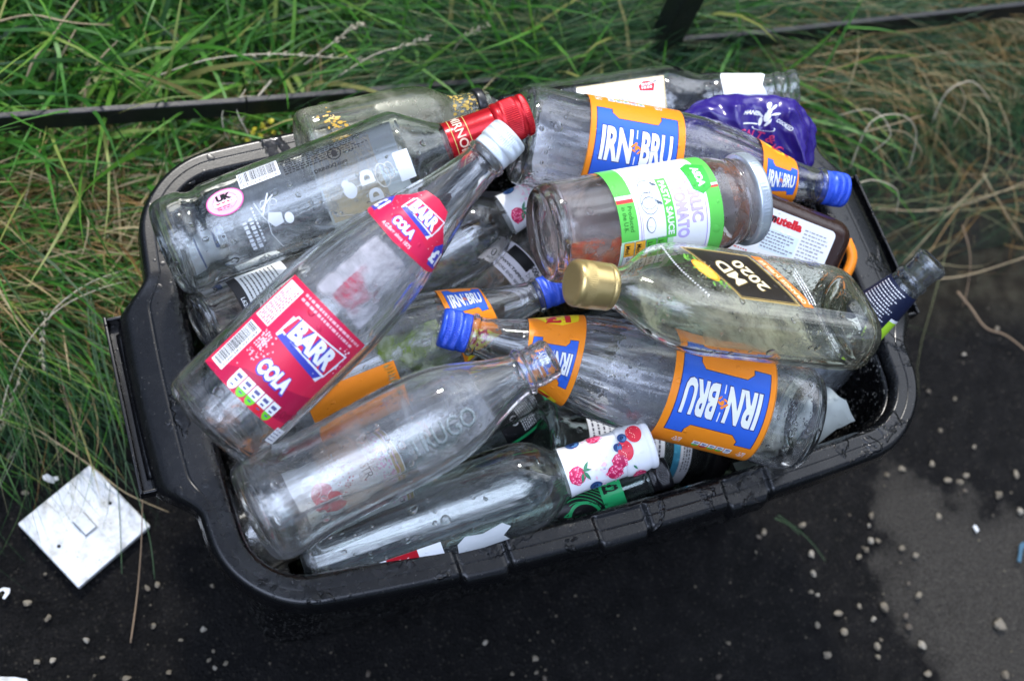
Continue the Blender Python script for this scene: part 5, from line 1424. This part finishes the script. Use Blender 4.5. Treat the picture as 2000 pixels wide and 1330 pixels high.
# ---- small mixer bottle: green price label, black cap
SM = [(8, .1), (6, 18), (2, 26), (1, 30), (4, 33), (12, 34), (100, 34), (150, 34), (170, 32), (186, 26), (198, 20), (208, 17), (220, 16), (240, 15), (248, 14.5), (250, 16.5), (253, 16.5), (255, 13.6), (272, 13.4), (273, 11)]
bK = Bottle('water_bottle', 'smoky water bottle with green price label, just below the berry-printed cap', 'bottle', SM, g_smoke,
            (820, 1098), .215, (1302, 922), tz=.290, seg=80)
cap_on(bK, 'screw_cap', [(254, 15.2), (259, 15.4), (260, 14.9), (261.5, 16.6), (274, 16.4), (276, 15), (276.3, 12)], black_cap, [(254.5, 259, 56, .5), (262.5, 273, 56, .9)])
a = Art(); GRN = P((.03, .50, .17))
a.rect(0, -48, 72, 48, K_, 0); a.rect(49, -48, 72, 48, GRN, 1)
pound(a, 60, 3, 13, 17, K_, 3, PI / 2 * -1, .05, '£2')
for k in range(9): a.ringp(22, -22, 20 + k * 3.4, 20.7 + k * 3.4, GRN, 2, a0=.2, a1=1.9)
a.ringp(26, -20, 15, 18, GRN, 3); a.ringp(26, -20, 0.1, 15, K_, 3)
a.text('WATER', 10, -22, 30, 8, GRN, 4, .0, -PI / 2 * 1); a.text('SPARKLING', 44, -12, 22, 3, K_, 4, .02, -.7); a.rect(16, 26, 60, 34, W_, 3); a.text('5 011166 053194', 38, 29, 40, 4, K_, 4, .01)
a.build('label', on_bottle(bK, 'axial', 152, .15, 26), bK.root, step=4)

# ---- another water bottle deeper down: black-green label
bV = Bottle('water_bottle', 'black-capped water bottle with small-print label, right of the open embossed bottle', 'bottle', SM, g_smoke,
            (790, 955), .20, (1150, 725), tz=.225, seg=72)
cap_on(bV, 'screw_cap', [(254, 15.2), (259, 15.4), (260, 14.9), (261.5, 16.6), (274, 16.4), (276, 15), (276.3, 12)], black_cap, [(262.5, 273, 56, .9)])
a = Art(); a.rect(0, -48, 76, 60, K_, 0); a.rect(70, -48, 76, 60, GRN, 1); a.rect(0, -32, 76, -28, GRN, 1); a.lines(26, -24, 60, 24, 12, W_, 2, vert=True, fill=.5, seed=21); a.ringp(20, -8, 4, 5, W_, 2, a0=.4, a1=5.6)
a.build('label', on_bottle(bV, 'axial', 130, .2, 30), bV.root, step=4)

# ---- jar with white nutrition label
bW = Bottle('glass_jar', 'dark smoky jar with white small-print label under the berry-printed cap', 'jar', JAR, g_smoke,
            (1040, 868), .230, (1380, 862), tz=.195, seg=72)
cap_on(bW, 'lid', [(137.5, 32.6), (138.2, 33.6), (140, 33.8), (147, 33.6), (151, 32.8), (152.5, 31), (152.2, 27)], black_cap)
a = Art(); a.rect(-50, 0, 50, 62, P((.66, .68, .72)), 0)
for k in range(13): a.lines(-40, 2 + k * 4.5, 40, 5.2 + k * 4.5, 1, P((.05, .05, .08)), 1, fill=.5, seed=30 + k)
a.build('label', on_bottle(bW, 'around', 30, .1, 38.2), bW.root, cut_y=False)
a = Art(); a.rect(-50, 0, 50, 6, P((.05, .25, .38)), 0); a.text('ATED FAT.', -6, 12, 22, 4, K_, 1, .05); a.rect(-50, 6.1, 50, 16, P((.66, .68, .72)), 0)
a.lines(8, 8, 36, 15, 3, K_, 1, seed=44)
a.build('end_label', on_bottle(bW, 'around', 100, .1, 38.2), bW.root, cut_y=False)

# ---- dark smooth bottle lying low in front right
bX = Bottle('dark_bottle', 'black-looking glass bottle lying low in the shade below the lower soda bottle', 'bottle', WINE, g_dark,
            (1540, 905), .13, (1160, 1010), tz=.14, seg=72)

# ---- bottle with the 500ml label
ALE = [(9, .1), (7, 18), (2, 26), (1, 31), (5, 34), (14, 35), (120, 35), (150, 34.5), (172, 30), (190, 22), (205, 17), (230, 14.5), (250, 14), (252, 15.5), (258, 15.5), (260, 13), (262, 12)]
bR = Bottle('ale_bottle', 'clear bottle with white 500ml label in the gap left of the sauce jar', 'bottle', ALE, g_clear,
            (890, 630), .245, (1230, 330), tz=.27, seg=80)
a = Art(); a.rect(-50, 0, 50, 34, P((.72, .70, .76)), 0); a.rect(-24, 20, 6, 33, K_, 1)
a.text('500ml', 14, 29, 20, 6.5, K_, 2, .03, 0); a.text('e', 27, 29.5, 4, 4, K_, 2, .03)
a.text('WWW.TAPINTOYOURB', 4, 12, 62, 3.6, K_, 2, .04); a.text('BEST BEFORE END: SEE ABOVE OR B', 0, 5, 74, 3.2, K_, 2, .02); a.ringp(10, 20, 2.6, 3.4, K_, 2, k=3)
a.build('label', on_bottle(bR, 'around', 60, -.1, 35), bR.root, cut_y=False)

# ---- bottle with the L6203 label, left
bS = Bottle('labelled_bottle', 'clear bottle with date-coded label wedged between the vodka and cola bottles', 'bottle', ALE, g_clear,
            (385, 632), .320, (760, 470), tz=.30, seg=80)
a = Art(); a.rect(-46, 0, 46, 12, P((.03, .03, .035)), 0); a.rect(-46, 12, 46, 70, W_, 0)
a.text('L6203 2', -4, 6, 22, 5.4, W_, 2, .02)
for k in range(9): a.lines(-40, 15 + k * 5, 30, 18.4 + k * 5, 1, K_, 1, fill=.55, seed=60 + k)
a.build('label', on_bottle(bS, 'around', 44, -.25, 35), bS.root, cut_y=False)

# ---- black card label / bottle between gold cap and soda bottle
bQ = Bottle('labelled_bottle', 'bottle with black label between the gold cap and the lower soda bottle', 'bottle', ALE, g_smoke,
            (1420, 650), .27, (1010, 650), tz=.23, seg=72)
a = Art(); a.rect(-46, 0, 46, 70, K_, 0); a.rect(-46, 0, 46, 3, P((.1, .12, .2)), 1)
a.text('C', -16, 52, 7, 8, W_, 2, .0, -PI / 2); a.rect(-19, 41, -13, 42.4, W_, 2, ang=.4)
for k in range(10): a.rect(-46, 6 + k * 1.7, 46, 6.3 + k * 1.7, P((.12, .13, .2)), 1)
a.build('label', on_bottle(bQ, 'around', 90, .2, 35), bQ.root, cut_y=False)

# ---- dirty frosted bottle, back left
LQ = [(9, .1), (7, 18), (2, 24), (1, 29), (5, 33), (14, 34.5), (90, 35), (120, 34.5), (138, 30), (150, 22), (158, 17.5), (170, 15.5), (186, 15), (188, 17), (192, 17), (194, 14), (200, 13.6), (201, 12)]
bL = Bottle('frosted_bottle', 'dirty frosted bottle with a yellow-stained shoulder and black neck ring at the back left rim', 'bottle', LQ, g_milky,
            (586, 285), .360, (955, 203), tz=.36, seg=88)
cap_on(bL, 'neck_ring', [(184, 16.2), (185, 18.4), (193, 18.4), (194, 16.4)], black_cap, seg=60, thick=1.2)
a = Art(); OC = P((.55, .33, .05)); rr = random.Random(4)
for k in range(40): a.ell(rr.gauss(14, 6), rr.gauss(0, 5), rr.uniform(.5, 2.8), rr.uniform(.3, 1.5), OC, .2 + k * .01, 7)
a.build('rust_stain', on_bottle(bL, 'axial', 16, .5, 33), bL.root)
a = Art()
for k in range(60): a.ell(rr.uniform(0, 28), rr.gauss(0, 10), rr.uniform(.5, 2.6), rr.uniform(.4, 1.6), P((.50, .34, .08)), .2 + k * .01, 7)
a.build('yellow_stain', on_bottle(bL, 'axial', 156, .3, 16), bL.root)

# ---- white-label bottle over the back rim
WH = [(9, .1), (7, 20), (2, 31), (1, 37), (5, 41), (14, 43), (150, 43), (166, 42), (180, 35), (192, 28.5), (200, 26), (206, 25.4), (208, 26.2), (235, 22), (262, 18.4), (270, 17.6), (272, 19.2), (277, 19.2), (279, 17.2), (284, 17.4), (286, 19.4), (293, 19.4), (295, 17), (296, 15)]
bM = Bottle('cider_bottle', 'open clear bottle with cream label and torn white neck paper lying across the back rim', 'bottle', WH, g_clear,
            (1020, 246), .280, (1560, 170), tz=.374, seg=96)
a = Art(); CRM = P((.84, .83, .80)); a.rect(0, -46, 92, 30, P((.60, .50, .30)), 0); a.rect(0, -46, 90, 28, CRM, 1)
a.poly([(66, 14), (80, 12), (82, 20), (76, 25), (70, 25), (65, 20)], P((.65, .02, .04)), 2); a.lines(68, 15, 79, 23, 2, W_, 3, seed=54, fill=.7); a.leaf(80, 22, 6, .5, 3, (.02, .02, .02))
a.ringp(46, 2, 9, 9.6, P((.1, .1, .1)), 3, a0=-.3, a1=3.4, sy=.6); a.ringp(34, 4, 14, 14.5, P((.1, .1, .1)), 3, a0=-1.2, a1=.8, sy=.7)
a.lines(22, -2, 36, 6, 2, GY, 3, seed=7)
a.build('body_label', on_bottle(bM, 'axial', 66, .12, 43), bM.root)
a = Art(); a.poly([(0, -48), (3, -20), (0, 20), (4, 48), (44, 50), (40, 36), (46, 22), (42, 8), (47, -6), (41, -20), (45, -34), (42, -50)], P((.80, .82, .86)), 0)
a.poly([(8, -30), (36, -24), (38, -23), (8, -28.6)], P((.62, .65, .72)), 1)
a.build('neck_paper', on_bottle(bM, 'axial', 216, 0, 20), bM.root, step=3, base=.7, label='torn white paper round the neck')

# ---- open bottle leaning over the right rim, navy label
CI = [(9, .1), (7, 18), (2, 27), (1, 31), (5, 34), (14, 35), (100, 35), (130, 34.5), (146, 31), (158, 28), (166, 26), (170, 25.2), (173, 26.2), (178, 25), (200, 23), (225, 19.2), (236, 17), (240, 15.8), (242, 17.6), (247, 17.6), (249, 15.2), (254, 15.4), (262, 15.6), (264, 17.6), (270, 17.6), (272, 15.6), (273, 14)]
bP = Bottle('cider_bottle', 'open bottle with navy neck label and lime green band leaning out over the right rim', 'bottle', CI, g_blue,
            (1430, 850), .225, (1825, 508), tz=.402, seg=96)
a = Art(); NVY = P((.012, .016, .042)); a.rect(-56, 0, 56, 54, NVY, 0); a.rect(-56, 0, 56, 1.2, P((.02, .02, .02)), 1)
LIME = P((.42, .72, .04)); a.rect(16, 3, 33, 24, LIME, 2); a.rect(16, 24, 33, 27, W_, 2)
for k in range(15): a.lines(-24 + .0 * k, 6 + k * 3.1, 13, 7.6 + k * 3.1, 1, P((.7, .72, .76)), 3, fill=.6, seed=70 + k)
a.rect(-8, -.0, 8, 7, P((.75, .8, .86)), 4); a.lines(-7, 1, 7, 6, 3, NVY, 5)
a.build('neck_label', on_bottle(bP, 'around', 181, -.05, 22), bP.root, step=3)
# its body label has peeled into a loose pale sheet
def loose():
    corners = [at(1600, 738, .30), at(1672, 798, .315), at(1500, 945, .22), at(1430, 850, .235)]
    A_, B_c, C_c, D_c = [Vector(c) for c in corners]; V = []; n_ = 24
    nrm = (B_c - A_).cross(D_c - A_).normalized()
    for i in range(n_ + 1):
        for j in range(n_ + 1):
            u, v = i / n_, j / n_
            p = (A_ * (1 - u) + B_c * u) * (1 - v) + (D_c * (1 - u) + C_c * u) * v
            p = p - nrm * (.012 * math.sin(u * PI) * (1 - v * .4)) + nrm * noise.noise(p * 45) * .006 + nrm * .010 * max(0, u - .8) * 5 * (1 - v)
            p = p + (A_ - C_c).normalized() * (-.010 * max(0, u + (1 - v) - 1.75) * 4) + Vector((noise.noise(p * 90), noise.noise(p * 90 + Vector((5, 0, 0))), 0)) * .0015
            V.append(p)
    F = grid_faces(n_ + 1, n_ + 1, wrap=False)
    V2 = [p + nrm * .0003 for p in V]; o = len(V); F += [tuple(o + i for i in f[::-1]) for f in F]
    ob = link('peeled_label', mesh_from(V + V2, F), P((.50, .54, .50), rough=.45, vary=.25)); tag(ob, 'loose pale grey-green peeled label sheet beside the leaning bottle', 'label')
loose()

# ---- pale film added inside the far walls to make the glass look brighter
brighten_cool = smear_mat('cool_brightener', (.84, .88, .97), 17, .40, .60, .62, (.70, .76, .90))
brighten_warm = smear_mat('warm_brightener', (.95, .95, .78), 15, .38, .58, .62, (.84, .88, .70))
brighten_pink = smear_mat('pink_brightener', (.90, .78, .74), 20, .44, .62, .42, (.90, .56, .34))
for b_, t0_, t1_, m_ in ((bA, 24, 200, brighten_cool), (bB, 48, 240, brighten_cool), (bC, 120, 215, brighten_cool), (bC, 10, 120, brighten_pink), (bG, 12, 230, brighten_cool),
                         (bD, 12, 230, brighten_cool), (bF, 10, 205, brighten_warm), (bI, 14, 205, brighten_cool), (bJ, 14, 240, brighten_cool), (bR, 10, 170, brighten_pink), (bS, 12, 170, brighten_pink), (bP, 14, 160, brighten_cool), (bM, 14, 180, brighten_cool)):
    smear(b_, 'brightening_film', t0_, t1_, PI - 1.45, PI + 1.45, m_, off=-3.6)

# ---- brown spread jar lying behind the flask
def rounded_jar():
    root = bpy.data.objects.new('spread_jar', None); COL.objects.link(root)
    tag(root, 'dark brown spread jar with white back label between the sauce jar and right rim', 'jar')
    c = at(1500, 470, .36); X = (at(1600, 505, .345) - at(1430, 440, .362)).normalized(); Z = (CAM_C - c); Z = (Z - X * Z.dot(X)).normalized(); Y = Z.cross(X)
    M = Matrix((X, Y, Z)).transposed().to_4x4(); M.translation = c; root.matrix_world = M
    bm = bmesh.new(); bmesh.ops.create_cube(bm, size=1, matrix=Matrix.Diagonal((.125, .074, .056, 1)))
    bmesh.ops.bevel(bm, geom=bm.edges[:], offset=.018, segments=6, affect='EDGES', profile=.55)
    bmesh.ops.recalc_face_normals(bm, faces=bm.faces)
    link('jar_body', bm_mesh(bm, 'jar', True), simple('chocolate_brown', (.030, .014, .010), .22, vary=.3, nscale=50, bump=.0003), root)
    a = Art(); a.rect(-52, -26, 42, 26, W_, 0, 5); a.text('nutella', -4, 19, 30, 8, R_d, 2, .06); a.text('n', -15.6, 18.3, 4, 5, K_, 3, .06)
    a.rect(-20, -8, 12, 10, P((.70, .80, .86)), 1); a.lines(-19, -7, 11, 9, 6, P((.2, .2, .25)), 2, seed=81, fill=.4); a.lines(14, -22, 38, 20, 14, P((.35, .35, .38)), 2, seed=82, fill=.4); a.lines(-18, -22, 12, -11, 4, P((.3, .3, .35)), 2, seed=83, fill=.4)
    a.ringp(-36, 2, 9, 9.4, R_d, 2, sy=.9); a.lines(-44, -20, -24, 10, 7, P((.7, .2, .2)), 2, seed=84, fill=.3)
    a.build('back_label', lambda x, y, off: (x / 1000, y / 1000, (28 + off) / 1000), root, cut_x=False, cut_y=False)
    V, F, _ = tube([(.0655, -.02, .004), (.074, -.006, .010), (.0745, .012, .009), (.066, .024, .004)], .0045, seg=10)
    link('orange_tab', mesh_from(V, F), P((.85, .25, .02)), root)
rounded_jar()

# ---- crisp packet
def bag():
    root = bpy.data.objects.new('crisp_packet', None); COL.objects.link(root)
    tag(root, 'crumpled glossy purple crisp packet stuffed behind the upper soda bottle', 'crisp packet')
    c = at(1449, 282, .350); X = (at(1585, 330, .36) - at(1330, 215, .372)).normalized(); Z = (CAM_C - c); Z = (Z - X * Z.dot(X)).normalized(); Y = Z.cross(X)
    M = Matrix((X, Y, Z)).transposed().to_4x4(); M.translation = c; root.matrix_world = M
    NX, NY = 110, 80
    def hgt(u, v):      # metres, domed with folds
        e = max(0, 1 - (abs(u) ** 2.6 + abs(v) ** 2.6)); base = .017 * e ** .5
        p = Vector((u * 1.6, v * 1.3, 4.2)); r = 0
        for k, (f, am) in enumerate(((.75, .010), (1.5, .0050), (3.0, .0020))):
            q = Vector((p.x * f + .6 * p.y * f, p.y * f * .7, k * 9.0)); r += am * (1 - 2.2 * abs(noise.noise(q)))
        return base + (r - .006) * min(1, e * 2.5)
    def pos(u, v, off=0):
        edge = 1 + .05 * noise.noise(Vector((u * 2.5, v * 2.5, 9))) + .035 * noise.noise(Vector((u * 7, v * 7, 2)))
        x = u * .067 * edge; y = v * .047 * edge + .012 * math.sin(u * 2) - .012 * u * u
        return (x, y, hgt(u, v) + off)
    V, F = [], []
    for sgn in (1, -1):
        o = len(V)
        for j in range(NY + 1):
            for i in range(NX + 1):
                u, v = -1 + 2 * i / NX, -1 + 2 * j / NY
                # square to rounded outline
                uu = u * math.sqrt(1 - .38 * v * v); vv = v * math.sqrt(1 - .38 * u * u)
                x, y, z = pos(uu, vv); V.append((x, y, z if sgn > 0 else -z * .5 - .0005))
        f = grid_faces(NY + 1, NX + 1, wrap=False, off=o)
        F += f if sgn > 0 else [q[::-1] for q in f]
    me = mesh_from(V, F); bmm = bmesh.new(); bmm.from_mesh(me); bmesh.ops.recalc_face_normals(bmm, faces=bmm.faces); bmm.to_mesh(me); bmm.free()
    me.polygons.foreach_set('use_smooth', [True] * len(me.polygons))
    link('packet_film', me, simple('purple_film', (.028, .014, .17), .22, bump=.0012, bscale=45, vary=.2, spec=.6), root)
    a = Art(); RR = P((.62, .05, .14), wet=.2)
    a.text('SEA SALT &', -6, -5, 56, 7.5, RR, 1, .01, -.12); a.text('IC', 27, -16, 10, 8, RR, 1, .01, -.1)
    a.text('HAND', -7, 13, 14, 4, W_, 1, .04, -.1); a.text('COOKED', 23, 7, 16, 3.6, W_, 1, .04, -.35)
    for dx, dy, rx, ry, an in ((6, 16, 2.2, 2.4, 0), (4, 21, 2.2, 3.2, .3), (9, 20, 1.4, 3, -.5), (6, 11, 2.6, 4.6, .2), (3, 6, 1.4, 4, .3), (9, 6, 1.4, 4, -.3), (12, 14, 4, 1.0, .4), (0, 12, 4, 1, -.6)): a.ell(dx, dy, rx, ry, W_, 1, 12, an)
    a.ringp(8, 1, 9, 10.2, W_, 1, a0=PI, a1=2 * PI + .5, sy=.3); a.rect(-12, 3, 2, 4, W_, 1)
    a.build('print', lambda x, y, off: pos(x / 67, (y + 17) / 47, .0004 + off * .0006), root, step=1.5)
bag()
# lower part of the packet that shows in front of the soda bottle neck
def bag2():
    A_, B_c, C_c, D_c = at(1490, 392, .34), at(1552, 392, .335), at(1548, 425, .33), at(1480, 408, .335); V = []; n_ = 16
    for i in range(n_ + 1):
        for j in range(n_ + 1):
            u, v = i / n_, j / n_; p = (A_ * (1 - u) + B_c * u) * (1 - v) + (D_c * (1 - u) + C_c * u) * v
            V.append(p + Vector((0, 0, .003 * noise.noise(p * 80))))
# ---- sleeve of green-grey paper at the front rim
def scrap(name, pts, label, mat, cat='label', bend=.006):
    A_, B_c, C_c, D_c = [at(x, y, z) for x, y, z in pts]; V = []; n_ = 14
    nrm = (B_c - A_).cross(D_c - A_).normalized()
    for i in range(n_ + 1):
        for j in range(n_ + 1):
            u, v = i / n_, j / n_; p = (A_ * (1 - u) + B_c * u) * (1 - v) + (D_c * (1 - u) + C_c * u) * v
            V.append(p + nrm * (bend * math.sin(v * PI) + .0015 * noise.noise(p * 70)))
    F = grid_faces(n_ + 1, n_ + 1, wrap=False); o = len(V); F += [tuple(o + i for i in f[::-1]) for f in F]
    V += [p + nrm * .0004 for p in V]
    ob = link(name, mesh_from(V, F), mat); tag(ob, label, cat); return ob
scrap('paper_label', [(1432, 905, .285), (1540, 880, .285), (1520, 945, .25), (1456, 952, .25)], 'pale green-grey paper label tucked inside the front rim under the lower soda bottle', P((.42, .48, .40)))
scrap('paper_label', [(1085, 1005, .262), (1192, 985, .262), (1196, 1020, .258), (1080, 1062, .25)], 'white nutrition label edge just inside the front rim beneath the water bottle', P((.70, .72, .74)))
scrap('printed_card', [(925, 372, .30), (1060, 380, .30), (1060, 418, .29), (915, 418, .29)], 'dark grey printed card with small white print left of the blueberry-printed neck', P((.05, .05, .055)))

# ---- filler deeper in the heap, seen only through the glass above
fill = [((300, 560), .22, (640, 330), .24, FR, g_clear, 'bottle', 'vodka-shaped clear bottle deep under the vodka bottle'),
        ((640, 560), .18, (880, 300), .20, ALE, g_clear, 'bottle', 'clear bottle lying deep below the red-capped neck'),
        ((720, 900), .14, (1130, 700), .16, FR, g_blue, 'bottle', 'clear bottle at the bottom of the heap, middle'),
        ((1180, 300), .26, (1480, 420), .25, ALE, g_clear, 'bottle', 'clear bottle lying deep under the upper soda bottle'),
        ((1240, 560), .22, (1530, 730), .22, ALE, g_blue, 'bottle', 'clear bottle deep under the flask')]
for i, (b0, z0, t0, z1, prof, m, cat, lab) in enumerate(fill):
    bb = Bottle('buried_bottle', lab, cat, prof, m, b0, z0, t0, tz=z1, seg=56)
    a = Art(); a.rect(-50, 0, 50, 70, P(((.66, .70, .76), (.70, .66, .60), (.72, .72, .74), (.20, .35, .60), (.62, .66, .70))[i]), 0); a.rect(-50, 20, 50, 32, P(((.05, .1, .3), (.5, .1, .1), (.75, .3, .05), (.7, .7, .7), (.1, .3, .2))[i]), 1)
    a.build('label', on_bottle(bb, 'around', 45, 0, 36), bb.root, cut_y=False)
